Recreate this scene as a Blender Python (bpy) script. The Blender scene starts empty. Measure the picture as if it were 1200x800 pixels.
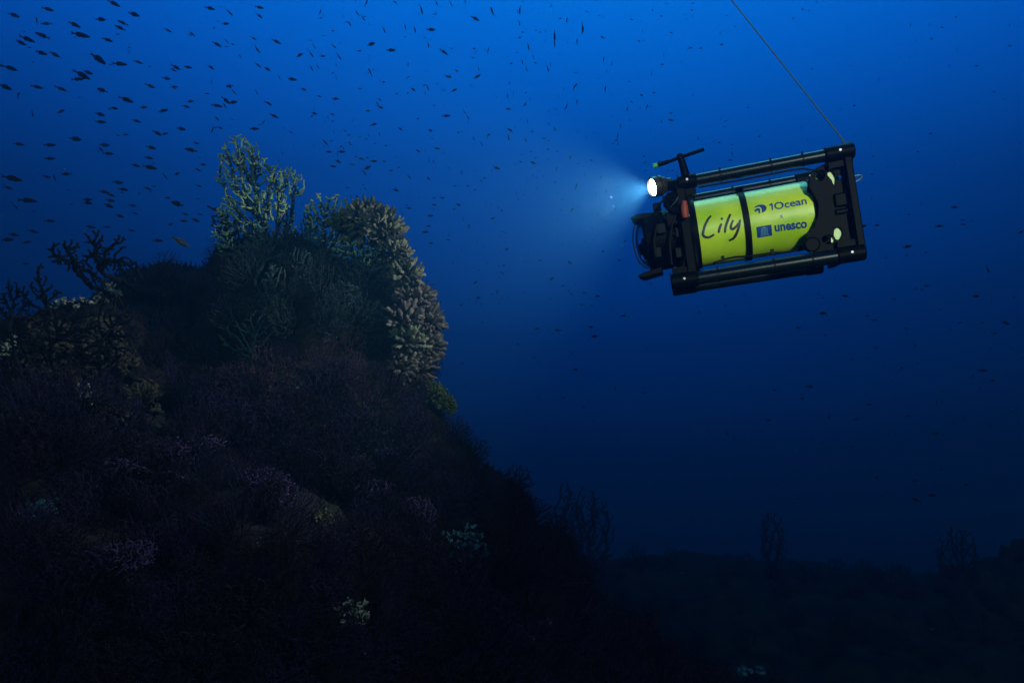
import bpy, bmesh, math, random
import numpy as np
from mathutils import Vector, Matrix, noise
from mathutils.bvhtree import BVHTree

# ------------------------------------------------------------------ camera, world, sun, exposure
S = bpy.context.scene
COL = S.collection
cam_d = bpy.data.cameras.new("camera"); cam = bpy.data.objects.new("camera", cam_d); COL.objects.link(cam)
cam_d.sensor_width = 36.0; cam_d.lens = 24.0; cam_d.clip_start = 0.05; cam_d.clip_end = 400
cam.location = (0, 0, 0); cam.rotation_euler = (math.radians(90), 0, 0)
S.camera = cam

W = bpy.data.worlds.new("World"); S.world = W; W.use_nodes = True
wn = W.node_tree.nodes; wl = W.node_tree.links
for n in list(wn): wn.remove(n)
w_out = wn.new("ShaderNodeOutputWorld"); w_bg = wn.new("ShaderNodeBackground")
w_tc = wn.new("ShaderNodeTexCoord"); w_dot = wn.new("ShaderNodeVectorMath"); w_dot.operation = 'DOT_PRODUCT'
w_nrm = wn.new("ShaderNodeVectorMath"); w_nrm.operation = 'NORMALIZE'
w_map = wn.new("ShaderNodeMapRange"); w_map.inputs[1].default_value = -1; w_map.inputs[2].default_value = 1
w_r = wn.new("ShaderNodeValToRGB")
SURF = Vector((0.06, 0.50, 0.866)).normalized()     # where the daylight comes down through the water
w_dot.inputs[1].default_value = SURF
wl.new(w_tc.outputs['Generated'], w_nrm.inputs[0]); wl.new(w_nrm.outputs[0], w_dot.inputs[0])
wl.new(w_dot.outputs['Value'], w_map.inputs[0]); wl.new(w_map.outputs[0], w_r.inputs[0])
wl.new(w_r.outputs[0], w_bg.inputs[0]); wl.new(w_bg.outputs[0], w_out.inputs[0])
def lin(c):
    return tuple((x/255/12.92 if x/255 <= .04045 else ((x/255+.055)/1.055)**2.4) for x in c)
stops = [(-0.3, (0,1,2)), (0.05, (0,4,9)), (0.20, (0,9,22)), (0.36, (0,22,60)), (0.50, (0,44,114)), (0.60, (0,69,164)),
         (0.70, (0,93,207)), (0.80, (0,114,236)), (0.88, (0,132,255)), (0.94, (0,155,255)), (0.97, (120,240,240))]
cr = w_r.color_ramp
while len(cr.elements) > 1: cr.elements.remove(cr.elements[-1])
for i, (d, c) in enumerate(stops):
    p = (d+1)/2
    e = cr.elements[0] if i == 0 else cr.elements.new(p)
    e.position = p; e.color = (*[q*(4.0 if d == .97 else 1) for q in lin(c)], 1)
w_bg.inputs[1].default_value = 0.76
W.cycles.sampling_method = 'MANUAL'; W.cycles.sample_map_resolution = 512

sun_d = bpy.data.lights.new("sun", 'SUN'); sun = bpy.data.objects.new("sun", sun_d); COL.objects.link(sun)
SUN_FROM = Vector((0.05, -0.95, 0.17)).normalized()
sun_d.energy = 3.2; sun_d.angle = math.radians(4); sun_d.color = (.84, 1.0, .80)
sun.rotation_euler = SUN_FROM.to_track_quat('Z', 'Y').to_euler()

S.view_settings.view_transform = 'Standard'; S.view_settings.look = 'None'
S.view_settings.exposure = 0.7; S.view_settings.gamma = 1.0; S.view_settings.use_curve_mapping = False
S.render.engine = 'CYCLES'
S.cycles.use_denoising = True
S.cycles.max_bounces = 5; S.cycles.diffuse_bounces = 2; S.cycles.volume_bounces = 0; S.cycles.transparent_max_bounces = 8
S.cycles.glossy_bounces = 3; S.cycles.transmission_bounces = 4
S.cycles.sample_clamp_indirect = 3.0
HAZE_DENSITY = 0.052

rng = random.Random(11)

# ------------------------------------------------------------------ helpers
def at(px, py, Y):
    return Vector(((px-600)/800*Y, Y, (400-py)/800*Y))
def to_px(p):
    return (600+800*p[0]/p[1], 400-800*p[2]/p[1])

def tag(o, label=None, cat=None, group=None, kind=None):
    if label: o['label'] = label
    if cat: o['category'] = cat
    if group: o['group'] = group
    if kind: o['kind'] = kind
    return o

class MB:
    def __init__(s): s.v = []; s.f = []; s.sharp = []
    def add(s, vs, fs):
        n = len(s.v); s.v += [tuple(v) for v in vs]; s.f += [tuple(i+n for i in f) for f in fs]
    def box(s, c, size, M=None):
        c = Vector(c); hx, hy, hz = [q/2 for q in size]
        vs = [Vector((x*hx, y*hy, z*hz)) for x in (-1, 1) for y in (-1, 1) for z in (-1, 1)]
        if M: vs = [M @ v for v in vs]
        s.add([v+c for v in vs], [(0,1,3,2), (4,6,7,5), (0,4,5,1), (2,3,7,6), (0,2,6,4), (1,5,7,3)])
    def tube(s, pts, rad, n=8, cap=True, round_tip=False):
        pts = [Vector(p) for p in pts]
        if not isinstance(rad, (list, tuple)): rad = [rad]*len(pts)
        rad = list(rad)
        if round_tip:
            d = (pts[-1]-pts[-2]).normalized(); r = rad[-1]
            pts += [pts[-1]+d*r*.6, pts[-1]+d*r*.95]; rad += [r*.75, r*.25]
        t0 = (pts[1]-pts[0]).normalized()
        a = t0.orthogonal().normalized()
        vs = []; fs = []
        for i, p in enumerate(pts):
            if i == 0: t = t0
            elif i == len(pts)-1: t = (pts[i]-pts[i-1])
            else: t = (pts[i+1]-pts[i-1])
            t = t.normalized() if t.length > 1e-9 else t0
            a = (a-t*a.dot(t)); a = a.normalized() if a.length > 1e-6 else t.orthogonal().normalized()
            b = t.cross(a)
            for k in range(n):
                q = 2*math.pi*k/n
                vs.append(p+(a*math.cos(q)+b*math.sin(q))*rad[i])
        for i in range(len(pts)-1):
            for k in range(n):
                k2 = (k+1) % n
                fs.append((i*n+k, i*n+k2, (i+1)*n+k2, (i+1)*n+k))
        if cap:
            fs.append(tuple(range(n-1, -1, -1))); fs.append(tuple((len(pts)-1)*n+k for k in range(n)))
        s.add(vs, fs)
    def lathe(s, o, axis, prof, n=32):
        """prof: (distance along the axis, radius)"""
        o = Vector(o); t = Vector(axis).normalized(); a = t.orthogonal().normalized(); b = t.cross(a)
        vs = []; fs = []
        for (h, r) in prof:
            for k in range(n):
                q = 2*math.pi*k/n; vs.append(o+t*h+(a*math.cos(q)+b*math.sin(q))*max(r, 1e-5))
        for i in range(len(prof)-1):
            for k in range(n):
                k2 = (k+1) % n; fs.append((i*n+k, i*n+k2, (i+1)*n+k2, (i+1)*n+k))
        s.add(vs, fs)
    def ball(s, c, r, sub=1, sc=(1,1,1), M=None):
        bm = bmesh.new(); bmesh.ops.create_icosphere(bm, subdivisions=sub, radius=r)
        vs = [Vector((v.co.x*sc[0], v.co.y*sc[1], v.co.z*sc[2])) for v in bm.verts]
        if M: vs = [M @ v for v in vs]
        c = Vector(c)
        s.add([v+c for v in vs], [tuple(v.index for v in f.verts) for f in bm.faces]); bm.free()
    def mesh(s, name, mat, smooth=True, angle=None):
        me = bpy.data.meshes.new(name); me.from_pydata(s.v, [], s.f); me.update()
        if smooth: me.polygons.foreach_set('use_smooth', [True]*len(me.polygons))
        if mat: me.materials.append(mat)
        if angle is not None:
            me.set_sharp_from_angle(angle=math.radians(angle))
        return me
    def build(s, name, mat, parent=None, smooth=True, angle=35, bevel=0):
        me = s.mesh(name, mat, smooth, angle)
        o = bpy.data.objects.new(name, me); COL.objects.link(o)
        if parent: o.parent = parent
        if bevel:
            m = o.modifiers.new("bevel", 'BEVEL'); m.width = bevel; m.segments = 2; m.limit_method = 'ANGLE'
        return o

def material(name, col, rough=.7, metal=0, col2=None, nscale=20, bump=0, bscale=60, coat=0, emit=None, es=0, spec=.5):
    m = bpy.data.materials.new(name); m.use_nodes = True
    nt = m.node_tree; b = nt.nodes['Principled BSDF']
    b.inputs['Base Color'].default_value = (*col, 1); b.inputs['Roughness'].default_value = rough
    b.inputs['Metallic'].default_value = metal; b.inputs['Coat Weight'].default_value = coat
    b.inputs['Specular IOR Level'].default_value = spec
    tc = nt.nodes.new('ShaderNodeTexCoord')
    if col2:
        nz = nt.nodes.new('ShaderNodeTexNoise'); nz.inputs['Scale'].default_value = nscale; nz.inputs['Detail'].default_value = 5
        nt.links.new(tc.outputs['Object'], nz.inputs['Vector'])
        r = nt.nodes.new('ShaderNodeValToRGB'); r.color_ramp.elements[0].position = .38; r.color_ramp.elements[1].position = .62
        r.color_ramp.elements[0].color = (*col, 1); r.color_ramp.elements[1].color = (*col2, 1)
        nt.links.new(nz.outputs['Fac'], r.inputs[0]); nt.links.new(r.outputs[0], b.inputs['Base Color'])
    if bump:
        nb = nt.nodes.new('ShaderNodeTexNoise'); nb.inputs['Scale'].default_value = bscale; nb.inputs['Detail'].default_value = 4
        bp = nt.nodes.new('ShaderNodeBump'); bp.inputs['Strength'].default_value = bump; bp.inputs['Distance'].default_value = .01
        nt.links.new(tc.outputs['Object'], nb.inputs['Vector']); nt.links.new(nb.outputs['Fac'], bp.inputs['Height'])
        nt.links.new(bp.outputs[0], b.inputs['Normal'])
    if emit:
        b.inputs['Emission Color'].default_value = (*emit, 1); b.inputs['Emission Strength'].default_value = es
    return m

M = dict(
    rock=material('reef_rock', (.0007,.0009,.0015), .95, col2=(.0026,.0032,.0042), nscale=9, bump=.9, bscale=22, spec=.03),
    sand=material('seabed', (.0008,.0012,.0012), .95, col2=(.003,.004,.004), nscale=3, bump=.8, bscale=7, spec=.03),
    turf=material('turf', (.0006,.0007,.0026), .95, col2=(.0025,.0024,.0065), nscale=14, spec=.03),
    purple=material('purple_gorgonian', (.0009,.0009,.0045), .9, col2=(.0048,.0036,.015), nscale=4, spec=.03),
    dusk=material('dusky_gorgonian', (.003,.0025,.005), .9, col2=(.012,.008,.013), nscale=6, spec=.03),
    dimteal=material('dim_teal_gorgonian', (.0015,.004,.006), .9, col2=(.006,.012,.014), nscale=7, spec=.03),
    lilac=material('lilac_gorgonian', (.004,.0036,.013), .9, col2=(.018,.013,.042), nscale=5, spec=.03),
    maroon=material('maroon_gorgonian', (.0011,.0010,.0028), .9, col2=(.0042,.0026,.006), nscale=4, spec=.03),
    brown=material('brown_gorgonian', (.0018,.0015,.0018), .9, col2=(.007,.005,.005), nscale=6, spec=.03),
    black=material('black_gorgonian', (.0012,.0018,.003), .9, spec=.03),
    lit_tips=material('branch_coral_lit_tips', (.022,.060,.052), .85, col2=(.080,.130,.070), nscale=14, bump=.5, bscale=160, spec=.1),  # branch tips with the light painted into their colour
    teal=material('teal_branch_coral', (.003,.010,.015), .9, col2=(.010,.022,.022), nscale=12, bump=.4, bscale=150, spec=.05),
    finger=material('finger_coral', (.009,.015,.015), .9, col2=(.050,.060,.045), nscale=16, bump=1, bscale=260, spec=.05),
    fingershade=material('finger_coral_shaded_base', (.0015,.0025,.003), .9, col2=(.008,.009,.008), nscale=26, bump=1, bscale=260, spec=.03),  # finger roots, shade painted in as a darker colour
    mauve=material('mauve_finger_coral', (.007,.008,.013), .9, col2=(.045,.044,.044), nscale=13, bump=1, bscale=260, spec=.05),
    lime=material('lime_coral', (.008,.018,.008), .9, col2=(.030,.045,.018), nscale=26, bump=1, bscale=260, spec=.05),
    cyan=material('blue_sponge', (.001,.005,.009), .95, col2=(.012,.042,.065), nscale=60, bump=.8, bscale=90, spec=.05),
    white=material('white_sponge', (.003,.006,.008), .95, col2=(.062,.080,.075), nscale=50, bump=.8, bscale=90, spec=.05),
    beige=material('beige_sponge_and_lit_rock', (.0008,.0010,.0012), .95, col2=(.012,.013,.011), nscale=80, bump=.8, bscale=90, spec=.05),
    fish=material('fish', (.0008,.0018,.0045), .8, col2=(.002,.0035,.007), nscale=30, spec=.03),
    silver=material('fish_flank', (.002,.004,.006), .5, col2=(.006,.010,.011), nscale=30, spec=.1),
    yellow=material('yellow_hull', (.40,.60,.015), .40, coat=.4, spec=.5, col2=(.62,.74,.03), nscale=7, bump=.04, bscale=30),
    plastic=material('black_plastic', (.0016,.0019,.0022), .5, bump=.02, bscale=120, spec=.05),
    rubber=material('black_rubber', (.0015,.0015,.0018), .6, spec=.15),
    ink=material('black_ink', (.004,.005,.006), .5),
    blue=material('blue_print', (.006,.045,.24), .4),
    paleblue=material('pale_blue_print', (.10,.28,.40), .4),
    red=material('red_grip', (.28,.035,.018), .55),
    metal=material('steel', (.30,.33,.36), .5, metal=1),
    bronze=material('lamp_metal', (.10,.075,.045), .35, metal=.8),
    prop=material('pale_propeller', (.55,.68,.20), .4),
    green=material('green_cap', (.06,.38,.08), .4),
    rope=material('green_line', (.05,.085,.05), .8),
    lens=material('lit_lens', (.9,.9,.9), .2, emit=(.86,.95,1.0), es=20),
    speck=material('speck', (.45,.60,.72), .8, spec=.1),
)
# woven carbon rails
def carbon():
    m = material('carbon_weave', (.012,.016,.018), .30, coat=.12, spec=.25)
    nt = m.node_tree; b = nt.nodes['Principled BSDF']; tc = nt.nodes.new('ShaderNodeTexCoord')
    mp = nt.nodes.new('ShaderNodeMapping'); mp.inputs['Rotation'].default_value = (0, math.radians(45), 0); mp.inputs['Scale'].default_value = (95, 95, 95)
    ck = nt.nodes.new('ShaderNodeTexChecker'); ck.inputs['Scale'].default_value = 1
    ck.inputs['Color1'].default_value = (.0008,.0012,.0016,1); ck.inputs['Color2'].default_value = (.0035,.008,.010,1)
    nt.links.new(tc.outputs['Object'], mp.inputs[0]); nt.links.new(mp.outputs[0], ck.inputs['Vector']); nt.links.new(ck.outputs[0], b.inputs['Base Color'])
    return m
M['carbon'] = carbon()
def glass():
    m = bpy.data.materials.new('dome_glass'); m.use_nodes = True; nt = m.node_tree
    b = nt.nodes['Principled BSDF']; b.inputs['Transmission Weight'].default_value = 1; b.inputs['IOR'].default_value = 1.12
    b.inputs['Roughness'].default_value = .02; b.inputs['Base Color'].default_value = (.8,.9,.95,1)
    return m
M['glass'] = glass()

# ------------------------------------------------------------------ seabed terrain
def fbm(x, y, z, o=4): return noise.fractal(Vector((x, y, z)), 1.0, 2.0, o)
def seabed_z(x, y):
    z = -2.95 - 0.045*max(0, x)*0 - 0.020*(y-6)
    if y > 8.5: z -= 0.16*(y-8.5)**1.25
    if y < 4: z -= .15*(4-y)
    z -= 0.055*max(0, x-2.5)
    z += .16*fbm(x*.45+3, y*.45, .3) + .10*fbm(x*1.7, y*1.7, 2.3) + (.06*fbm(x*6, y*6, 1.3) if 3 < y < 14 else 0)
    return z
mb = MB()
xs = list(np.concatenate([np.linspace(-22, -6, 24), np.linspace(-5.9, 9, 200), np.linspace(9.3, 22, 20)])); ys = list(np.concatenate([np.linspace(-10, 3, 20), np.linspace(3.1, 14, 170), np.linspace(14.5, 24, 20)]))
vs = [(x, y, seabed_z(x, y)) for y in ys for x in xs]
nx = len(xs)
mb.add(vs, [(j*nx+i, j*nx+i+1, (j+1)*nx+i+1, (j+1)*nx+i) for j in range(len(ys)-1) for i in range(nx-1)])
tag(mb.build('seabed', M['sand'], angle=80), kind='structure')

# ------------------------------------------------------------------ reef outcrop: boulders of rock grown together
blobs = [  # px, py, depth, radius px, squash y
    (350,410,3.35,128,1), (425,370,3.3,72,1), (432,322,3.22,38,1), (455,430,3.2,56,1), (215,420,3.6,118,1), (300,360,3.5,78,1),
    (70,455,2.6,108,1), (-40,470,2.7,125,1), (150,470,2.9,95,1),
    (400,560,3.0,145,1), (470,590,3.05,108,1), (300,560,2.8,140,1), (540,690,3.05,95,1), (545,628,3.1,84,1), (618,712,3.15,98,1), (600,760,3.1,100,1), (700,790,3.3,95,1),
    (690,840,3.2,130,1), (790,900,3.4,130,1), (430,700,2.7,150,1),
    (150,620,2.2,160,1), (0,640,1.9,190,1), (260,760,2.0,200,1), (480,850,2.3,180,1), (60,840,1.6,240,1),
    (-220,520,2.5,200,1), (-300,760,2.0,260,1), (-500,700,2.6,260,1),
    (300,700,3.8,300,1), (100,620,3.9,230,1), (520,900,3.3,220,1), (-250,700,3.8,330,1), (250,1150,3.2,420,1), (600,1150,3.6,330,1), (-200,1200,3.0,500,1), (800,1100,3.9,220,1),
]
bm = bmesh.new()
for (px, py, Y, r, q) in blobs:
    c = at(px, py, Y); R = r/800*Y
    bmesh.ops.create_icosphere(bm, subdivisions=3, radius=R, matrix=Matrix.Translation(c) @ Matrix.Rotation(rng.random()*3, 4, 'Z'))
me = bpy.data.meshes.new('reef_terrain'); bm.to_mesh(me); bm.free()
reef = bpy.data.objects.new('reef_terrain', me); COL.objects.link(reef)
rm = reef.modifiers.new('r', 'REMESH'); rm.mode = 'VOXEL'; rm.voxel_size = .032
dg = bpy.context.evaluated_depsgraph_get()
me2 = bpy.data.meshes.new_from_object(reef.evaluated_get(dg)); reef.modifiers.clear(); reef.data = me2; me2.name = 'reef_terrain'
n = len(me2.vertices); co = np.empty(n*3); me2.vertices.foreach_get('co', co); co = co.reshape(-1, 3)
nor = np.empty(n*3); me2.vertices.foreach_get('normal', nor); nor = nor.reshape(-1, 3)
for i in range(n):
    x, y, z = co[i]
    d = .075*fbm(x*2.2, y*2.2, z*2.2, 3) + .035*fbm(x*7, y*7, z*7+5, 3) - .03
    co[i] += nor[i]*d
me2.vertices.foreach_set('co', co.ravel()); me2.update()
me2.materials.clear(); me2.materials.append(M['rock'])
me2.polygons.foreach_set('use_smooth', [True]*len(me2.polygons))
tag(reef, kind='structure')
reef_bvh = BVHTree.FromPolygons([tuple(c) for c in co], [tuple(p.vertices) for p in me2.polygons])
def hit(px, py):
    d = Vector(((px-600)/800, 1, (400-py)/800)).normalized()
    h = reef_bvh.ray_cast(Vector((0,0,0)), d, 30)
    return (h[0], h[1]) if h[0] is not None else (None, None)
def hit_near(px, py):
    """the reef surface under a pixel, or the surface point nearest to the sight line beside the reef"""
    p, nn = hit(px, py)
    if p is not None: return p, nn
    best = None
    for k in range(14, 50):
        h = reef_bvh.find_nearest(at(px, py, k*.1))
        if h[0] is not None and (best is None or h[3] < best[2]): best = (h[0], h[1], h[3])
    return best[0], best[1]

# ------------------------------------------------------------------ branching colonies (space colonization)
def colonize(root, attr, step, kill, infl, r0, seed, start_dir, max_nodes=2500, jitter=.25, stem=0, expo=.30):
    R = np.random.RandomState(seed)
    nodes = [np.array(root, float)]; par = [-1]
    sd = np.array(start_dir, float); sd /= np.linalg.norm(sd)
    for k in range(stem): nodes.append(nodes[-1]+sd*step); par.append(len(nodes)-2)
    A = np.array(attr, float)
    N = np.array(nodes)
    d = np.linalg.norm(A[:, None]-N[None], axis=2); near = d.argmin(1); nd = d.min(1)
    for it in range(400):
        if len(A) == 0 or len(nodes) > max_nodes: break
        act = nd < infl
        if not act.any(): act = nd <= nd.min()*1.02
        new = []
        for k in np.unique(near[act]):
            v = (A[act & (near == k)]-nodes[k]); v /= np.linalg.norm(v, axis=1)[:, None]
            dr = v.sum(0); L = np.linalg.norm(dr)
            if L < 1e-6: dr = R.randn(3); L = np.linalg.norm(dr)
            dr = dr/L + R.randn(3)*jitter; dr /= np.linalg.norm(dr)
            new.append((k, nodes[k]+dr*step))
        if not new: break
        base = len(nodes)
        for k, p in new: nodes.append(p); par.append(k)
        P = np.array([p for _, p in new])
        dd = np.linalg.norm(A[:, None]-P[None], axis=2); m = dd.min(1); am = dd.argmin(1)
        upd = m < nd; near[upd] = am[upd]+base; nd[upd] = m[upd]
        keep = nd > kill; A = A[keep]; near = near[keep]; nd = nd[keep]
    n = len(nodes); ch = [[] for _ in range(n)]
    for i in range(1, n): ch[par[i]].append(i)
    tips = [0]*n
    for i in range(n-1, -1, -1):
        if not ch[i]: tips[i] = 1
        if par[i] >= 0: tips[par[i]] += tips[i]
    rad = [r0*(t**expo) for t in tips]
    chains = []
    stack = [(0, None)]
    while stack:
        i, pr = stack.pop()
        c = [pr] if pr is not None else []
        c.append(i); j = i
        while ch[j]:
            order = sorted(ch[j], key=lambda q: -tips[q])
            for q in order[1:]: stack.append((q, j))
            j = order[0]; c.append(j)
        if len(c) > 1: chains.append(([Vector(nodes[q]) for q in c], [rad[q] if (q != pr) else rad[c[1]] for q in c]))
    return chains
def smooth_chain(pts, k=1):
    for _ in range(k):
        q = [pts[0]]
        for i in range(1, len(pts)-1): q.append((pts[i-1]+pts[i]*2+pts[i+1])/4)
        q.append(pts[-1]); pts = q
    return pts
def colony_mesh(name, chains, mat, n=5, knob=0, seed=0, tipmat=None, tipn=4, tipz=0):
    """tipmat: paler colour painting light onto the upper tips, over darker lower branches"""
    R = random.Random(seed); b = MB(); tf = []
    for pts, rad in chains:
        if len(pts) < 2: continue
        pts = smooth_chain(pts)
        if knob: rad = [r*(1+R.uniform(-knob, knob)) for r in rad]
        f0 = len(b.f)
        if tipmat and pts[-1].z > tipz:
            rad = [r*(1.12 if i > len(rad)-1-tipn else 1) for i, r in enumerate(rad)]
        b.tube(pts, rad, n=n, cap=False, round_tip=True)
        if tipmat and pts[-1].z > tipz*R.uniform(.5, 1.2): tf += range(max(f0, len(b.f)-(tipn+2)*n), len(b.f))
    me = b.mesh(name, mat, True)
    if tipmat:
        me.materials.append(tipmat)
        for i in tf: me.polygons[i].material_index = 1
    return me
def ellipsoid_points(R, c, ax, n, flat=None):
    """points inside an ellipsoid; ax: three axis vectors"""
    out = []
    while len(out) < n:
        v = R.uniform(-1, 1, 3)
        if (v**2).sum() <= 1: out.append(np.array(c)+v[0]*np.array(ax[0])+v[1]*np.array(ax[1])+v[2]*np.array(ax[2]))
    return out

ONES = "zero one two three four five six seven eight nine ten eleven twelve thirteen fourteen fifteen sixteen seventeen eighteen nineteen".split()
TENS = "x x twenty thirty forty fifty sixty seventy eighty ninety".split()
def word(n):
    n = int(n); s = ''
    if n < 0: n = 0
    if n < 20: return ONES[n]
    return TENS[n//10] + ('' if n % 10 == 0 else '-'+ONES[n % 10]) if n < 100 else 'hundred'
USED = set()
def where(px, py):
    a, b = round(px/12), round(py/8)
    return f"{word(a)} percent across and {word(b)} percent down the photo"

# sea fan variants, about one unit high, root at the origin, growing along +Z, fan in the XZ plane
def fan_variant(seed, wide, tall, flat, n, r0, mat, name, step=.030, lean=0, jitter=.22, sides=4):
    R = np.random.RandomState(seed)
    pts = ellipsoid_points(R, (lean, 0, tall*.56), ((wide*.5, 0, 0), (0, flat, 0), (0, 0, tall*.5)), n)
    c = colonize((0,0,0), pts, step, step*1.1, .35, r0, seed, (0,0,1), max_nodes=2600, jitter=jitter, stem=2)
    return colony_mesh(name, c, mat, n=sides, knob=.12, seed=seed)
purple_v = [fan_variant(100+i, 1.0+.3*(i % 3), 1.0, .07+.1*(i % 2), 900, .0042, M['purple'], 'sea_fan') for i in range(5)]
maroon_v = [fan_variant(200+i, 1.1, .9, .12, 800, .0046, M['maroon'], 'sea_fan') for i in range(4)]
dusk_v = [fan_variant(400+i, 1.1, 1.0, .2, 800, .0042, M['dusk'], 'sea_fan') for i in range(3)]
teal_v = [fan_variant(450+i, 1.1, 1.0, .35, 900, .0046, M['dimteal'], 'sea_fan') for i in range(3)]
bush_v = [fan_variant(300+i, 1.1, .9, .42, 1000, .0050, M['purple' if i % 2 else 'maroon'], 'bushy_gorgonian') for i in range(4)]

def put(mesh, name, p, up, facing, scale, spin=0):
    o = bpy.data.objects.new(name, mesh); COL.objects.link(o)
    z = Vector(up).normalized(); y = Vector(facing); y = (y-z*y.dot(z)).normalized(); x = y.cross(z)
    Mx = Matrix((x, y, z)).transposed().to_4x4() @ Matrix.Rotation(spin, 4, 'Z') @ Matrix.Scale(scale, 4)
    o.matrix_world = Matrix.Translation(p) @ Mx
    return o

# bright patches keep clear of fans
patches = [(552,640,38,'cyan'), (412,718,20,'white'), (86,580,6,'white'), (376,608,15,'lime'), (45,603,26,'cyan'), (641,726,12,'cyan'),
           (620,748,9,'white'), (165,460,24,'beige'), (126,347,21,'white'), (92,347,22,'white'), (60,352,22,'white'), (12,408,16,'white'), (62,395,34,'beige'), (118,388,28,'beige'), (38,432,28,'beige'), (92,425,26,'beige'), (140,420,22,'beige'), (100,462,16,'white'), (452,528,13,'cyan'),  # big beige ones behind the net fans stand for lit, pale rock
           (270,745,14,'white'), (300,722,8,'lime'), (135,492,18,'beige'), (60,640,14,'beige'), (205,530,16,'beige'), (300,640,8,'beige'), (425,540,10,'lime'), (505,660,10,'beige'), (235,360,9,'beige'), (262,330,7,'lime'), (215,400,8,'beige'), (300,480,9,'beige'), (350,455,7,'cyan'), (250,455,8,'lime'), (385,395,8,'cyan'), (190,350,7,'lime'), (180,480,14,'beige'), (30,500,12,'beige'), (460,500,8,'lime'), (560,690,9,'beige'), (700,760,8,'white'), (225,690,7,'beige'), (150,720,8,'beige')]
def near_patch(x, y, f=1.0):
    return any((x-a)**2+(y-b)**2 < (f*c+3)**2 for a, b, c, k in patches)

grid = []
R = random.Random(5)
for gy in range(290, 860, 21):
    for gx in range(-60, 880, 25):
        x = gx+R.uniform(-10, 10)+(12 if (gy//21) % 2 else 0); y = gy+R.uniform(-9, 9)
        p, nn = hit(x, y)
        if p is None or near_patch(x, y, 1.1): continue
        grid.append((x, y, p, nn))
count = 0
for (x, y, p, nn) in grid:
    up = (nn*.75+Vector((0,0,.65))+Vector((R.uniform(-.35,.35), R.uniform(-.3,.1), R.uniform(-.1,.3)))).normalized()
    face = Vector((R.uniform(-.6,.6), -1, R.uniform(-.2,.5)))
    kind = R.random(); depth = p.y
    sizepx = R.uniform(34, 78) if y > 470 else R.uniform(24, 44)
    if y < 330: sizepx = R.uniform(18, 32)
    e1 = hit(x+34, y-26)[0]
    if e1 is None or e1.y > depth+.8: sizepx = R.uniform(24, 44) if x > 470 else R.uniform(20, 36)
    sc = sizepx/800*depth
    if kind < .33: me = R.choice(purple_v); nm = 'sea_fan'; what = 'dark purple sea fan'; cat = 'sea fan'; g = 'dark sea fans covering the reef'
    elif kind < .48: me = R.choice(maroon_v); nm = 'sea_fan'; what = 'dark maroon sea fan'; cat = 'sea fan'; g = 'dark sea fans covering the reef'
    else: me = R.choice(bush_v); nm = 'bushy_gorgonian'; what = 'dark bushy gorgonian'; cat = 'gorgonian'; g = 'bushy gorgonians on the reef'
    q_ = R.random()
    if 270 < x < 490 and y < 400 and q_ < .6: me = R.choice(teal_v); nm = 'sea_fan'; what = 'dim teal sea fan'; cat = 'sea fan'; g = 'dim teal sea fans on the reef head'; sc *= 1.25
    elif y < 480 and q_ < .35: me = R.choice(dusk_v); nm = 'sea_fan'; what = 'dusky mauve sea fan'; cat = 'sea fan'; g = 'dark sea fans covering the reef'
    if x > 470 and y > 400 and e1 is None and kind < .48: me = R.choice(bush_v); nm = 'bushy_gorgonian'; what = 'dark bushy gorgonian'; cat = 'gorgonian'; g = 'bushy gorgonians on the reef'
    lx, ly = to_px(p+up*sc*.5)
    if not (-5 < lx < 1205 and ly < 815): continue
    key = (round(lx/12), round(ly/8))
    if key in USED: continue
    USED.add(key)
    o = put(me, nm, p-nn*.02, up, face, sc, R.uniform(-.5, .5))
    tag(o, f"{what}, {where(lx, ly)}", cat, g); count += 1

# turf over the rock: too small and many to count
mb = MB()
tri = []
for p in me2.polygons:
    c = p.center
    if c.y < .5 or c.y > 4.6: continue
    x, y = to_px(c)
    if -80 < x < 900 and 240 < y < 880 and p.normal.dot(Vector(c)) < .25: tri.append((c.copy(), p.normal.copy(), c.y))
R2 = random.Random(9)
for c, nn, dy in tri:
    for k in range(2):
        s = R2.uniform(.012, .034)*(dy/3)
        d = (nn+Vector((R2.uniform(-.8,.8), R2.uniform(-.8,.8), R2.uniform(-.3,.9)))).normalized()
        o = c+Vector((R2.uniform(-.016,.016), R2.uniform(-.016,.016), R2.uniform(-.016,.016)))
        q = d.orthogonal().normalized()*s*.10
        a = o-nn*.006; m_ = a+d*s*.6+q*.7; e = a+d*s+Vector((R2.uniform(-.3,.3), 0, R2.uniform(-.3,.3)))*s
        mb.add([a-q, a+q, m_+q, m_-q, e], [(0,1,2,3), (3,2,4)])
tag(mb.build('algae_turf', M['turf'], angle=None), kind='stuff')

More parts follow.
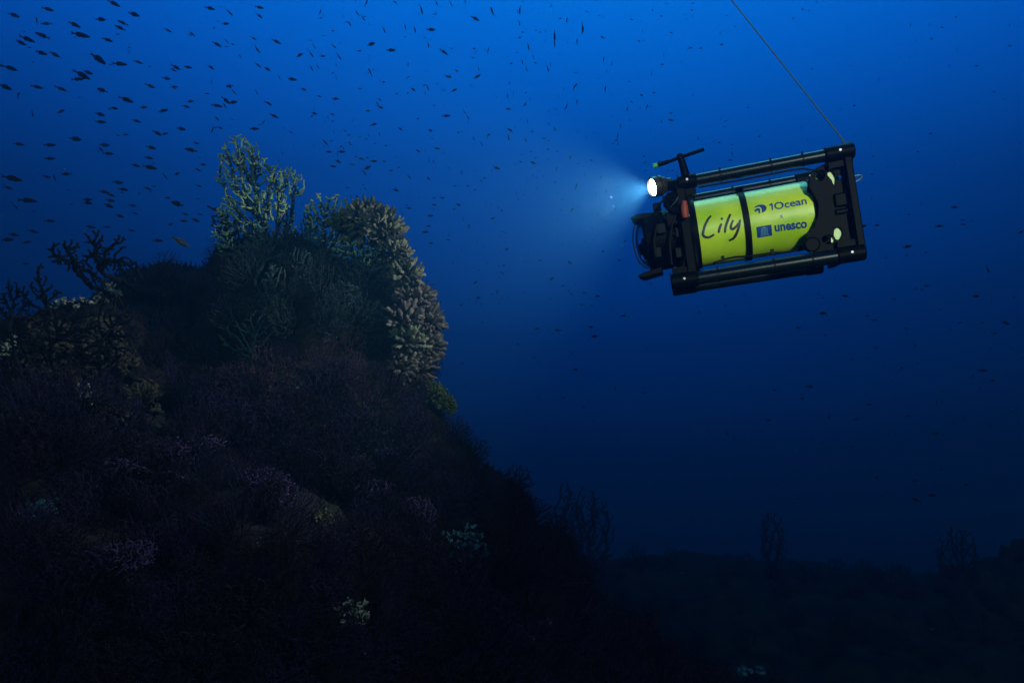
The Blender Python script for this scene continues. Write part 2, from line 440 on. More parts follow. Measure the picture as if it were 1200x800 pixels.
# ------------------------------------------------------------------ encrusting sponges (the pale patches)
patch_label = {'cyan': 'pale blue encrusting sponge', 'white': 'whitish encrusting sponge', 'lime': 'yellow-green encrusting sponge', 'beige': 'mottled beige reef patch'}
for i, (px, py, r, k) in enumerate(patches):
    R = random.Random(40+i); b = MB(); c0, n0 = hit_near(px, py)
    nb = int(22+r*4.5)
    for q in range(nb):
        a = R.random()*6.283; rr = r*math.sqrt(R.random())*(.6+.5*math.sin(a*3+i)**2)
        p, nn = hit(px+rr*math.cos(a), py+rr*math.sin(a)*.8)
        if p is None or (p-c0).length > r/800*c0.y*1.15: continue
        s = R.uniform(.04, .13)*min(r, 26)/800*p.y*(1.5 if k == 'beige' else 1)
        rot = nn.to_track_quat('Z', 'Y').to_matrix()
        b.ball(p+nn*(s*.25+.012), s, 2, (R.uniform(.8,1.5), R.uniform(.6,1), R.uniform(.4,.9)), rot)
    if not b.v: continue
    vv = []
    for v in b.v:
        V = Vector(v); vv.append(tuple(V+Vector((noise.noise(V*60), noise.noise(V*60+Vector((9,0,0))), noise.noise(V*60+Vector((0,9,0)))))*.012))
    b.v = vv
    o = b.build('encrusting_sponge', M[k], angle=None)
    tag(o, f"{patch_label[k]}, {where(px, py)}", 'sponge', 'pale sponges on the reef')

# ------------------------------------------------------------------ hero corals
def hero(name, root_px, vols, mat, label, cat, group=None, n=500, step_px=3.2, r_px=1.3, seed=1, sides=6, knob=.18, start=(0,0,1), jitter=.25, flat=.5, stem=3, infl=40, tip=None, tipn=4, tipz=0):
    """vols: (px, py, rx px, ry px, depth, tilt) ellipsoids the colony fills; depth thickness is flat*rx"""
    R = np.random.RandomState(seed)
    tot = sum(v[2]*v[3] for v in vols); pts = []
    for (px, py, rx, ry, Y, tilt) in vols:
        if Y is None:
            h_ = hit(px, py)[0]; Y = h_.y-.05 if h_ is not None else 3.0
        c = at(px, py, Y); k = Y/800; ca, sa = math.cos(tilt), math.sin(tilt)
        ax = ((rx*k*ca, 0, rx*k*sa), (0, rx*k*flat, 0), (-ry*k*sa, 0, ry*k*ca))
        pts += ellipsoid_points(R, c, ax, max(8, int(n*v_area(rx, ry)/tot)))
    if len(root_px) == 3: p0 = at(*root_px)
    else:
        p0, _ = hit_near(*root_px)
    k = p0.y/800
    ch = colonize(tuple(p0), pts, step_px*k, step_px*k*1.15, infl*k, r_px*k, seed, start, max_nodes=5000, jitter=jitter, stem=stem, expo=.21)
    ch = [([q-p0 for q in pts_], rad) for pts_, rad in ch]
    me = colony_mesh(name, ch, mat, n=sides, knob=knob, seed=seed, tipmat=tip, tipn=tipn, tipz=tipz)
    o = bpy.data.objects.new(name, me); COL.objects.link(o); o.location = p0
    return tag(o, label, cat, group)
def v_area(a, b): return a*b

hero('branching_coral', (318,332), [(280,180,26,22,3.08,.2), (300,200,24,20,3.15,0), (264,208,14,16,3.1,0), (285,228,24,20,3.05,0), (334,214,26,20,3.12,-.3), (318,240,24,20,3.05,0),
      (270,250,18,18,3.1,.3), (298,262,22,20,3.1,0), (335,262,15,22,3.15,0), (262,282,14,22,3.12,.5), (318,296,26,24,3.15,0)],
     M['teal'], 'tallest branching coral with pale green tips rising on top of the reef', 'coral', n=2600, step_px=2.5, r_px=.85, seed=3, start=(-.15,-.2,1), jitter=.20, knob=.15, tip=M['lit_tips'], tipn=7, tipz=.22)
hero('branching_coral', (262,318), [(272,268,20,26,3.3,.5), (255,258,10,24,3.3,.5), (290,290,24,20,3.3,0)],
     M['black'], 'dark thin-branched coral at the foot of the tallest pale coral', 'coral', n=330, step_px=3.6, r_px=1.1, seed=4, start=(-.5,-.2,1))
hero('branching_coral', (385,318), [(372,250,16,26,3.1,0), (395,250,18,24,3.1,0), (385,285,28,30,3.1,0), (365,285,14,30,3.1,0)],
     M['teal'], 'green-tipped branching coral between the tallest coral and the finger corals', 'coral', n=1300, step_px=2.5, r_px=.85, seed=5, start=(0,-.3,1), jitter=.2, knob=.15, tip=M['lit_tips'], tipn=6, tipz=.20)
hero('branching_coral', (345,335), [(352,312,18,24,None,0), (356,285,14,20,3.1,0), (362,268,10,26,3.1,0)],
     M['teal'], 'dark teal branching coral in the gap beside the tallest coral', 'coral', n=700, step_px=2.8, r_px=.95, seed=6, start=(0,-.3,1))
hero('branching_coral', (325,368), [(322,330,17,22,None,0)],
     M['teal'], 'small teal branching coral below the tallest coral', 'coral', n=220, step_px=3, r_px=1.05, seed=7, start=(0,-.5,1))
hero('branching_coral', (430,345), [(420,322,34,22,None,0), (400,348,26,20,None,0), (455,330,20,20,None,0)],
     M['teal'], 'dark teal branching coral just under the upper finger corals', 'coral', n=800, step_px=2.8, r_px=.95, seed=8, start=(0,-.6,.8))
hero('branching_coral', (425,330), [(412,292,26,18,3.08,0), (436,305,16,16,3.05,0)], M['teal'], 'dark teal branching coral filling the hollow under the crest clumps', 'coral', n=700, step_px=2.4, r_px=.85, seed=18, start=(0,-.5,1), jitter=.2, tip=M['lit_tips'], tipn=4, tipz=.10)
hero('branching_coral', (300,335), [(275,292,26,16,None,0), (310,288,26,20,3.1,0), (345,290,24,22,3.1,0)], M['teal'], 'dark teal thicket of twigs around the feet of the crest corals', 'coral', n=1500, step_px=2.5, r_px=.75, seed=28, start=(0,-.5,1), jitter=.2)
hero('branching_coral', (300,420), [(285,395,30,24,None,0), (310,380,26,22,None,0)], M['teal'], 'dim thin-branched coral on the shaded face of the reef head', 'coral', n=300, step_px=3.4, r_px=.9, seed=9, start=(0,-.6,.8))

def silh(root, vols, label, seed, n=70, r=1.9, step=4.2, mat='black', cat='gorgonian', name='thick_gorgonian', start=(0,-.1,1), jitter=.42, group='thick-branched gorgonians at the left end of the reef', flat=.25):
    return hero(name, root, vols, M[mat], label, cat, group, n=n, step_px=step, r_px=r, seed=seed, sides=6, knob=.25, start=start, jitter=jitter, flat=flat, infl=60)
silh((168,345), [(126,300,40,11,2.5,-.75), (150,312,24,13,2.5,-.7), (114,282,9,16,2.5,.15), (140,290,8,18,2.5,.05), (112,306,20,12,2.5,-.5)], 'black thick-branched gorgonian, tallest silhouette above the left rock', 31, n=340, r=1.0, step=2.8, jitter=.32, start=(-.8,-.1,.5))
silh((128,352), [(82,303,30,10,2.45,-.65), (102,322,28,11,2.45,-.6), (64,300,14,10,2.45,-.7), (84,290,9,14,2.45,.4)], 'black forked gorgonian leaning left over the pale ledge', 32, n=300, r=1.0, step=2.8, jitter=.32, start=(-.8,-.1,.5))
silh((60,375), [(48,330,9,24,2.4,.1), (36,345,16,16,2.4,.4), (60,345,16,16,2.4,0)], 'black wavy gorgonian in front of the pale ledge', 33, n=190, r=1.05, step=3, jitter=.35)
silh((12,395), [(8,350,14,26,2.4,-.3), (24,355,12,18,2.4,.1)], 'black gorgonian at the far left edge beside the pale ledge', 34, n=170, r=1.05, step=3, jitter=.35)
silh((80,450), [(78,398,58,42,2.15,0)], 'coarse black net-like sea fan spread across the left rock', 35, n=420, r=1.15, step=3.4, mat='black', name='net_sea_fan', cat='sea fan', flat=.15, jitter=.35)
silh((20,470), [(16,425,34,44,2.1,0)], 'coarse black net-like sea fan cut by the left edge', 36, n=330, r=1.15, step=3.4, mat='black', name='net_sea_fan', cat='sea fan', flat=.15, jitter=.35)
silh((140,440), [(136,388,26,46,2.25,0)], 'coarse black net-like sea fan at the inner end of the left rock', 37, n=330, r=1.1, step=3.4, mat='black', name='net_sea_fan', cat='sea fan', flat=.15, jitter=.35)
silh((60,510), [(70,488,70,22,1.85,.2)], 'dark sweeping sea fan with long bent branches below the left rock', 38, n=420, r=1.2, step=3.8, mat='black', name='net_sea_fan', cat='sea fan', flat=.3, jitter=.3, start=(-.5,-.5,.2))
silh((330,560), [(318,575,34,30,None,-.3), (300,560,30,16,None,0)], 'purple feathery sea fan spreading its branches in the middle of the slope', 39, n=720, r=.72, step=2.5, mat='lilac', name='sea_fan', cat='sea fan', flat=.2, start=(.3,-.6,.1), group='dark sea fans covering the reef')
silh((420,605), [(420,572,46,16,None,0)], 'flat purple sea fan above the yellow-green sponge', 40, n=624, r=.72, step=2.5, mat='lilac', name='sea_fan', cat='sea fan', flat=.4, start=(0,-.6,.4), group='dark sea fans covering the reef')

silh((215,560), [(230,520,40,12,None,0), (180,532,46,14,None,.1), (130,545,36,12,None,0)], 'long flat purple sea fan sweeping across the slope under the left rock', 41, n=912, r=.72, step=2.5, mat='lilac', name='sea_fan', cat='sea fan', flat=.5, start=(-.3,-.6,.3), group='dark sea fans covering the reef')
silh((500,640), [(488,605,26,26,None,0)], 'purple upright sea fan beside the large pale blue sponge', 42, n=816, r=.72, step=2.5, mat='lilac', name='sea_fan', cat='sea fan', flat=.5, start=(0,-.4,1), group='dark sea fans covering the reef')
silh((150,680), [(130,655,60,22,None,.2)], 'broad dim purple sea fan low on the left slope', 43, n=960, r=.72, step=2.5, mat='lilac', name='sea_fan', cat='sea fan', flat=.4, start=(-.2,-.6,.3), group='dark sea fans covering the reef')
# finger corals: clumps of blunt fingers
def finger_clump(px, py, rpx, depth, nf, mat, label, seed, flen=22, frad=4.6, out=(.5,-.5,.6)):
    R = random.Random(seed); k = depth/800; c = at(px, py, depth); b = MB(); o_ = Vector(out).normalized()
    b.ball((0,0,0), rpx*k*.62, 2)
    made = 0; tries = 0; dirs = []; pale = []
    while made < nf and tries < 4000:
        tries += 1
        d = Vector((R.gauss(0,1), R.gauss(0,1), R.gauss(0,1))).normalized()
        if d.dot(o_) < -.25 or any(d.dot(e) > math.cos(math.radians(8)) for e in dirs): continue
        dirs.append(d); made += 1
        L = flen*k*R.uniform(.65, 1.2); r = frad*k*R.uniform(.75, 1.15)
        bend = (Vector((R.uniform(-.5,.5), R.uniform(-.5,.5), R.uniform(-.2,.7))))
        p = d*rpx*k*.45; pts = [p]; dd = d.copy()
        for j in range(5):
            dd = (dd+bend*.16).normalized(); p = p+dd*(L+rpx*k*.2)/5; pts.append(p)
        rad = [r*.75, r*.85, r*.95, r*1.05, r*1.1, r*.98]
        rad = [q*R.uniform(.9,1.1) for q in rad]
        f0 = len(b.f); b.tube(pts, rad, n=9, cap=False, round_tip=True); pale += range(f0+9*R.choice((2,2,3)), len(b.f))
        if R.random() < .5:
            q = pts[3]; e = (dd+Vector((R.uniform(-1,1), R.uniform(-1,1), R.uniform(-1,1)))).normalized()
            f0 = len(b.f); b.tube([q, q+e*L*.22, q+e*L*.42], [r*.7, r*.8, r*.75], n=8, cap=False, round_tip=True); pale += range(f0, len(b.f))
    nv = []
    for v in b.v:
        V = Vector(v); q = V/k*.22
        nv.append(tuple(V+V.normalized()*noise.noise(q*1.4)*k*1.6+Vector((noise.noise(q*3), noise.noise(q*3+Vector((7,0,0))), noise.noise(q*3+Vector((0,7,0)))))*k*1.3))
    b.v = nv
    o = b.build('finger_coral', M['fingershade'], angle=None); o.location = c
    o.data.materials.append(M[mat])
    for i_ in pale: o.data.polygons[i_].material_index = 1  # outer part of each finger coloured paler, as if lit
    return tag(o, label, 'coral', 'pale finger corals on the right edge of the reef head')
FC = [
 (428,262,20,3.08,26,'finger','pale finger coral clump, highest on the reef crest',22,4.0),
 (448,272,19,3.03,24,'finger','pale finger coral clump, second along the reef crest',22,4.0),
 (462,298,15,3.02,20,'finger','yellowish finger coral clump at the outer end of the crest',19,3.8),
 (404,268,15,3.10,16,'lime','small green finger coral clump beside the highest pale clump',17,3.6),
 (484,352,17,3.02,20,'mauve','mauve finger coral, topmost on the steep right edge',20,4.2),
 (497,378,16,3.02,20,'mauve','mauve finger coral bulging furthest out from the steep edge',20,4.2),
 (474,376,16,2.95,20,'mauve','mauve finger coral on the inner side of the steep edge',20,4.4),
 (496,404,16,3.00,20,'mauve','mauve finger coral halfway down the steep edge',20,4.2),
 (479,402,15,2.92,18,'finger','pale finger coral halfway down, inside the steep edge',19,4.6),
 (490,430,15,2.98,18,'mauve','mauve finger coral low on the steep edge',18,4.0),
 (472,430,14,2.92,16,'mauve','mauve finger coral low on the inner side of the steep edge',18,4.2),
 (474,322,13,3.0,18,'finger','dim finger coral bridging the crest clumps and the steep edge',18,4.0),
 (490,452,12,3.0,16,'lime','green coral tuft beginning the bright green foot of the edge',13,3.0),
 (508,464,11,3.0,16,'lime','green coral tuft in the middle of the bright green foot',12,2.8),
 (523,474,9,3.0,14,'lime','green coral tuft at the outer end of the bright green foot',11,2.5),
]
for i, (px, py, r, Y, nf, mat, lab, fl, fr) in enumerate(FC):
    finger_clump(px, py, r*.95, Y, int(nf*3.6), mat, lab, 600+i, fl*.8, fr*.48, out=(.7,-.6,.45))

# ------------------------------------------------------------------ far growth on the seabed
R = random.Random(77)
far = [(905,682,8.0,84,.42,'tall dim sponge-like gorgonian column standing alone far off on the seabed'),
       (692,640,6.6,64,.55,'dim gorgonian column just beyond the foot of the reef'),
       (664,625,6.4,60,.30,'thin dim gorgonian just beyond the reef slope'),
       (852,672,8.2,26,.9,'low dim gorgonian beside the tall far column'),
       (745,668,7.4,30,.9,'low dim gorgonian on the seabed beyond the reef foot'),
       (1122,660,6.6,40,.7,'dim gorgonian on top of the far boulder'),
       (930,690,7.8,22,1.1,'small dim gorgonian at the foot of the tall far column')]
for i, (px, py, Y, h, w, lab) in enumerate(far):
    me = fan_variant(700+i, w, 1.0, w*.4, 380, .008, M['black'], 'sea_fan', step=.04, jitter=.45)
    Y += 2.2; t_ = at(px, py-h, Y); z0 = seabed_z(t_.x, Y)-.05
    o = put(me, 'sea_fan', Vector((t_.x, Y, z0)), (0,0,1), (0,-1,0), t_.z-z0)
    tag(o, lab, 'gorgonian', 'dim gorgonians on the far seabed')
R8 = random.Random(88)
low_fans = [fan_variant(800+i, 1.0, .8, .4, 260, .010, M['black'], 'low_gorgonian', step=.05, jitter=.4) for i in range(3)]  # small gorgonian fans, added to roughen the seabed outline
nw = 0
while nw < 110:
    x, y = R8.uniform(-.5, 7.5), R8.uniform(4.6, 10.5); z = seabed_z(x, y); qx, qy = to_px((x, y, z))
    if not (640 < qx < 1210 and 640 < qy < 790): continue
    kk = (round(qx/12), round(qy/8))
    if kk in USED: continue
    USED.add(kk); nw += 1
    o = put(R8.choice(low_fans), 'low_gorgonian', Vector((x, y, z-.03)), (R8.uniform(-.2,.2), 0, 1), (R8.uniform(-1,1), -1, 0), R8.uniform(.10, .34))
    tag(o, f"dim low gorgonian, {where(qx, qy)}", 'sea whip', 'low growth on the far seabed')
def boulder(px, py, Y, r, sq, label, seed):
    bm = bmesh.new(); bmesh.ops.create_icosphere(bm, subdivisions=5, radius=1)
    me = bpy.data.meshes.new('boulder'); k = r/800*Y
    for v in bm.verts:
        c = v.co.copy(); q = 1+.25*fbm(c.x*1.3+seed, c.y*1.3, c.z*1.3)+.16*fbm(c.x*4, c.y*4+seed, c.z*4)+.10*fbm(c.x*11, c.y*11+seed, c.z*11)
        v.co = Vector((c.x*k*q, c.y*k*q, c.z*k*sq*q))
    for f in bm.faces: f.smooth = True
    bm.to_mesh(me); bm.free(); me.materials.append(M['sand'])
    o = bpy.data.objects.new('boulder', me); COL.objects.link(o); o.location = at(px, py, Y)
    return tag(o, label, 'rock', 'boulders on the far seabed')
boulder(1215, 745, 8.3, 95, 1.0, 'large dim boulder at the right edge of the far seabed', 3)
boulder(800, 745, 8.2, 70, .45, 'low dim boulder on the seabed below the tall far column', 5)
boulder(985, 750, 8.0, 60, .4, 'flat dim boulder on the seabed near the big right boulder', 8)
# small pale sponge on the seabed
b = MB(); R = random.Random(4)
for q in range(14): b.ball((R.uniform(-.09,.09), R.uniform(-.05,.05), R.uniform(0,.02)), R.uniform(.012,.03), 1, (1.4,1,.6))
o = b.build('seabed_sponge', M['cyan'], angle=None)
pp = at(878, 786, 4.6); o.location = (pp.x, pp.y, pp.z); boulder(878, 835, 4.7, 60, .75, 'dark boulder at the bottom edge carrying a pale blue sponge', 12)
tag(o, 'small pale blue sponge on the dark boulder at the bottom edge', 'sponge')

# ------------------------------------------------------------------ the yellow underwater vehicle
T = math.radians(8.0); YAW = math.radians(-14); CY = 2.7
ROOT = at(885, 263, CY)
rov = bpy.data.objects.new('underwater_vehicle', None); COL.objects.link(rov)
rov.location = ROOT; rov.rotation_euler = (0, -T, YAW)
tag(rov, 'yellow cylindrical underwater vehicle in a black tube frame with its headlamp lit', 'underwater vehicle')
RW = Matrix.Rotation(YAW, 3, 'Z') @ Matrix.Rotation(-T, 3, 'Y'); Rinv = RW.inverted()
def loc(px, py, v):
    """photo position on the plane v metres behind the hull axis, in the vehicle's own frame"""
    o = Rinv @ (-ROOT); d = Rinv @ at(px, py, 1.0); return o+d*((v-o.y)/d.y)
rV = .18; HW = .178
HR = .132   # hull radius
hull_u0, hull_u1, strap_u = -.222, .197, -.043
X = Vector((1,0,0))
b = MB(); b.lathe((hull_u0,0,0), X, [(0,0), (0,HR), (hull_u1-hull_u0,HR), (hull_u1-hull_u0,0)], 96)
hull = b.build('hull', M['yellow'], rov, angle=30)
b = MB(); b.lathe((strap_u-.011,0,0), X, [(0,HR-.004), (0,HR+.006), (.022,HR+.006), (.022,HR-.004)], 96)
b.box((strap_u, -.03, HR+.012), (.03,.03,.014))
b.build('strap', M['rubber'], rov, angle=30)
# front housing, end cap
hu = loc(757, 285, -.08).x; HL = hull_u0-hu
b = MB(); b.lathe((hull_u0,0,0), -X, [(0,.02), (0,.139), (.026,.139), (.028,.122), (.055,.122), (.057,.130), (.075,.130), (.077,.114), (.11,.114), (.112,.119), (HL-.02,.119), (HL-.004,.116), (HL,.108), (HL,.085)], 64)
for a in range(0, 360, 30):
    q = math.radians(a); b.box((hull_u0-.09, .124*math.cos(q), .124*math.sin(q)), (.022,.016,.012), Matrix.Rotation(q, 3, 'X'))
b.build('front_housing', M['plastic'], rov, angle=30)
b = MB(); b.lathe((hu+.002,0,0), -X, [(0,.100), (.012,.096), (.026,.083), (.036,.062), (.043,.034), (.046,0)], 48)
b.build('dome_window', M['glass'], rov, angle=60)
b = MB()
b.tube([Vector((hu-.052*math.sin(a), -.02, .106*math.cos(a))) for a in np.linspace(0.05, math.pi-.05, 20)], .0030, 6)
b.build('dome_guard', M['rubber'], rov)
b = MB(); b.lathe((hu+.01,0,-.02), -X, [(0,.045), (.020,.04), (.022,.026), (.030,.018), (.030,0)], 24)
b.build('camera_eye', M['plastic'], rov)
def flap(z0, z1, x0, x1, name):
    b = MB(); hw = .075
    pr = [(x0, z0), (x0+.02, z0-.012), (x1, z1-.012), (x1, z1+.010), (x0+.03, z0+.010)]
    n_ = len(pr); vs = [(x, -hw, z) for x, z in pr]+[(x, hw, z) for x, z in pr]
    b.add(vs, [tuple(range(n_))[::-1], tuple(range(n_, 2*n_))]+[(i, (i+1) % n_, (i+1) % n_+n_, i+n_) for i in range(n_)])
    return b.build(name, M['plastic'], rov, angle=20, bevel=.002)
p0, p1 = loc(738.5, 255, -.075), loc(776, 251, -.075); flap(p0.z, p1.z, p0.x, p1.x, 'visor')
p0, p1 = loc(747, 323, -.075), loc(776, 315, -.075); flap(p0.z, p1.z, p0.x, p1.x, 'visor')
# rear end cap
b = MB(); b.lathe((hull_u1,0,0), X, [(0,.02), (0,.137), (.014,.137), (.016,.112), (.05,.112), (.052,.095), (.08,.095), (.08,0)], 64)
for a in range(15, 360, 30):
    q = math.radians(a); b.box((hull_u1+.02, .122*math.cos(q), .122*math.sin(q)), (.012,.012,.01), Matrix.Rotation(q, 3, 'X'))
b.build('rear_housing', M['plastic'], rov, angle=30)
# rails
def rail(v, w, u0, u1, r, name='rail'):
    b = MB(); b.tube([(u0, v, w), (u1, v, w)], r, 28); return b.build(name, M['carbon'], rov, angle=30)
WT, WB = .177, -.190
rail(-rV, WT, -.25, .32, .0225); rail(rV, WT, -.25, .30, .0225)
rail(-rV, WB, -.33, .30, .0260); rail(rV, WB, -.33, .24, .0260)
def clamp(v, w, u0, u1, r, lug):
    b = MB(); b.lathe((u0, v, w), X, [(0,0), (0,r-.004), (.005,r), (u1-u0-.005,r), (u1-u0,r-.004), (u1-u0,0)], 32)
    if lug: b.box(((u0+u1)/2, v*.93, w*.86), ((u1-u0)*.8, .03, .05))
    o = b.build('rail_clamp', M['plastic'], rov, angle=30)
    s = MB(); s.lathe(((u0+u1)/2, v-r*.93, w+.004), (0,-1,0), [(0,.0045), (.003,.0045), (.003,0)], 12)
    s.build('bolt', M['metal'], o)
    return o
clamp(-rV, WT, .245, .345, .0285, 1); clamp(rV, WT, .20, .315, .0285, 1)
clamp(-rV, WB, .235, .330, .0300, 1); clamp(rV, WB, .19, .255, .0300, 1)
clamp(-rV, WT, -.275, -.205, .027, 1); clamp(rV, WT, -.275, -.205, .027, 1)
clamp(-rV, WB, -.352, -.25, .030, 1); clamp(rV, WB, -.352, -.25, .030, 1)
# end plates (perpendicular to the hull), a rounded square with a big opening
def plate(u, th, half, rin, cut, name, holes=()):
    bm = bmesh.new(); n_ = 96; outer = []; inner = []
    for k in range(n_):
        a = 2*math.pi*k/n_; ca, sa = math.cos(a), math.sin(a)
        p = 7
        rr = half/((abs(ca)**p+abs(sa)**p)**(1/p))
        rr = min(rr, half*(1.34+.0*ca)) 
        pin = 1-cut*(math.cos(2*a)**4)
        rr *= pin
        outer.append((rr*ca, rr*sa)); inner.append((rin*ca, rin*sa))
    vs = []; fs = []
    for x in (u-th/2, u+th/2):
        for (y, z) in outer: vs.append((x, y, z))
        for (y, z) in inner: vs.append((x, y, z))
    o0, i0, o1, i1 = 0, n_, 2*n_, 3*n_
    for k in range(n_):
        q = (k+1) % n_
        fs += [(o0+k, i0+k, i0+q, o0+q), (o1+k, o1+q, i1+q, i1+k), (o0+k, o0+q, o1+q, o1+k), (i0+k, i1+k, i1+q, i0+q)]
    bm.free(); b = MB(); b.add(vs, fs)
    return b.build(name, M['plastic'], rov, angle=30, bevel=.0015)
plate(-.268, .014, .192, .133, .10, 'end_plate')
plate(-.244, .010, .178, .133, .16, 'end_plate')
b = MB()
b.box((-.268, -rV, 0), (.034,.026,.35)); b.box((-.268, rV, 0), (.03,.026,.35)); b.box((-.268, 0, WT), (.024,.36,.024)); b.box((-.268, 0, WB), (.024,.36,.024))
b.build('front_frame', M['plastic'], rov, angle=30, bevel=.004)
b = MB()
b.box((.320, -rV, 0), (.026,.03,.35)); b.box((.285, rV, -.02), (.026,.026,.32))
b.box((.320, 0, WT), (.024,.36,.026)); b.box((.285, 0, WB), (.024,.36,.03))
b.build('rear_frame', M['plastic'], rov, angle=30, bevel=.004)
# side plate at the rear with its cut-outs
def cut_plate(outline, holes, v, th, name):
    cu = bpy.data.curves.new(name, 'CURVE'); cu.dimensions = '2D'; cu.fill_mode = 'BOTH'; cu.extrude = th/2; cu.bevel_depth = .0012; cu.resolution_u = 5
    for k, poly in enumerate([outline]+holes):
        sp_ = cu.splines.new('BEZIER' if k else 'POLY'); pts = [loc(x, y, v) for x, y in poly]
        if k:
            sp_.bezier_points.add(len(pts)-1)
            for q, p in zip(sp_.bezier_points, pts): q.co = (p.x, p.z, 0); q.handle_left_type = q.handle_right_type = 'AUTO'
        else:
            sp_.points.add(len(pts)-1)
            for q, p in zip(sp_.points, pts): q.co = (p.x, p.z, 0, 1)
        sp_.use_cyclic_u = True
    o = bpy.data.objects.new('t', cu); COL.objects.link(o)
    me = bpy.data.meshes.new_from_object(o.evaluated_get(bpy.context.evaluated_depsgraph_get())); bpy.data.objects.remove(o)
    me.transform(Matrix(((1,0,0,0), (0,0,-1,v), (0,1,0,0), (0,0,0,1)))); me.name = name
    me.materials.clear(); me.materials.append(M['plastic'])
    o = bpy.data.objects.new(name, me); COL.objects.link(o); o.parent = rov; return o
cut_plate([(959,238),(954,229),(949,221),(948,212),(951,203),(957,197),(966,193),(972,187),(997,183),(998,215),(999,245),(1003,291),(955,299),(947,294),(944,284),(946,273),(954,267),(959,252)],
   [[(955.8,206.5),(959.5,200.2),(965.5,200.2),(967,206),(962.5,212.5),(957,212)], [(969,205),(973,200),(978,204),(980,211),(977.5,217),(974.2,212),(971,208)], [(981,210.5),(984,204.5),(986.3,209)],
    [(962.5,280),(967.5,275.6),(975,276.3),(978.8,281),(975,285.5),(966,285.5)], [(976.5,274.5),(982,266),(987.3,270),(986,278),(981,281.5)]], -.150, .008, 'rear_side_plate')
def thruster(px, py, v, r, tilt):
    c = loc(px, py, v); nv = Vector((0,-1,0))
    b = MB(); b.lathe(c-nv*.03, nv, [(0,r*.92), (0,r*1.08), (.022,r*1.08), (.022,r*.92), (0,r*.92)], 40)
    th = b.build('thruster', M['plastic'], rov, angle=30)
    h = MB(); h.lathe(c-nv*.03, nv, [(0,0), (.002,r*.2), (.012,r*.3), (.02,r*.3), (.024,0)], 20)
    h.build('hub', M['rubber'], th)
    a = Vector((1,0,0)); bb = Vector((0,0,1))
    for k in range(3):
        q0 = tilt+k*2.094; vs = []; n_ = 6
        for i in range(n_+1):
            q = q0+(i/n_)*.85; d = a*math.cos(q)+bb*math.sin(q); tw = nv*(.010*(i/n_-.5))
            vs += [c+d*r*.28-nv*.016+tw, c+d*r*.88-nv*.016+tw]
        bl = MB(); bl.add(vs, [(2*i, 2*i+1, 2*i+3, 2*i+2) for i in range(n_)])
        o = bl.build('blade', M['prop'], th, angle=60); m_ = o.modifiers.new('s', 'SOLIDIFY'); m_.thickness = .002
def foam(poly, v):
    b = MB(); pts = [loc(x, y, v) for x, y in poly]; n_ = len(pts)
    b.add(pts+[p+Vector((0,.02,0)) for p in pts], [tuple(range(n_)), tuple(range(n_, 2*n_))[::-1]]+[(i, i+n_, (i+1) % n_+n_, (i+1) % n_) for i in range(n_)])
    b.build('buoyancy_foam', M['prop'], rov, smooth=False, angle=None)
foam([(968.5,200),(979,200),(981,219),(968.5,219)], -.142)
foam([(974,263),(989,263),(989,284),(974,284)], -.142)
thruster(966, 214, -.115, .050, -.05)
thruster(967, 269, -.115, .050, -1.30)
b = MB()
b.lathe(loc(951,287,-.16), (0,-1,0), [(0,.028), (.012,.028), (.016,.022), (.016,0)], 28)
b.build('thruster_bracket', M['plastic'], rov, angle=30)
b = MB(); b.lathe(loc(952,222,-.13), (0,-1,0), [(0,.020), (.012,.020), (.016,.015), (.016,0)], 28)
b.build('thruster_bracket', M['plastic'], rov, angle=30)
# electronics body between the rear rails
b = MB(); b.box((.292,-.06,0), (.04,.10,.10)); b.box((.285,-.160,.012), (.05,.014,.05)); b.box((.285,-.160,-.03), (.055,.012,.02))
b.build('electronics_box', M['plastic'], rov, bevel=.006)
# rear knobs, hook, cable loop
for (px, py) in ((998,227), (999,242)):
    b = MB(); b.lathe(loc(px-4,py+.6,-.17), X, [(0,.006), (.012,.006), (.013,.011), (.024,.011), (.026,.008), (.026,0)], 14); b.build('rear_knob', M['plastic'], rov)
b = MB(); c = loc(1000,210.5,-.15)
b.tube([c+Vector((.030*math.cos(a)+.0, .006*math.sin(a), .011*math.sin(a)+.006*math.cos(a))) for a in np.linspace(0, 2*math.pi, 20)], .0032, 8)
b.tube([loc(979,213,-.15), c-Vector((.028,0,.004))], .0035, 8)
b.build('lifting_shackle', M['metal'], rov)
b = MB(); b.tube(smooth_chain([loc(997,178,-.17), loc(1000,187,-.18), loc(999,197,-.18), loc(993,206,-.17)]), .0022, 6); b.build('cable_loop', M['rubber'], rov)
# cable along the lower hull with clips
b = MB()
cp = [(836,308), (846,305), (852,303), (862,301), (874,300.5), (888,299), (900,297), (906,296), (918,296), (930,294), (942,291), (955,287)]
b.tube([loc(x, y, -.115) for x, y in cp], .0036, 6)
for (x, y) in ((847,303), (905,295), (938,291), (946,289)):
    b.box(loc(x, y, -.120), (.012,.014,.020))
b.build('hull_cable', M['rubber'], rov)
b = MB(); b.tube([(-.21, .02, .139), (.19, .02, .139)], .006, 8)
b.build('hull_cable', M['rubber'], rov)
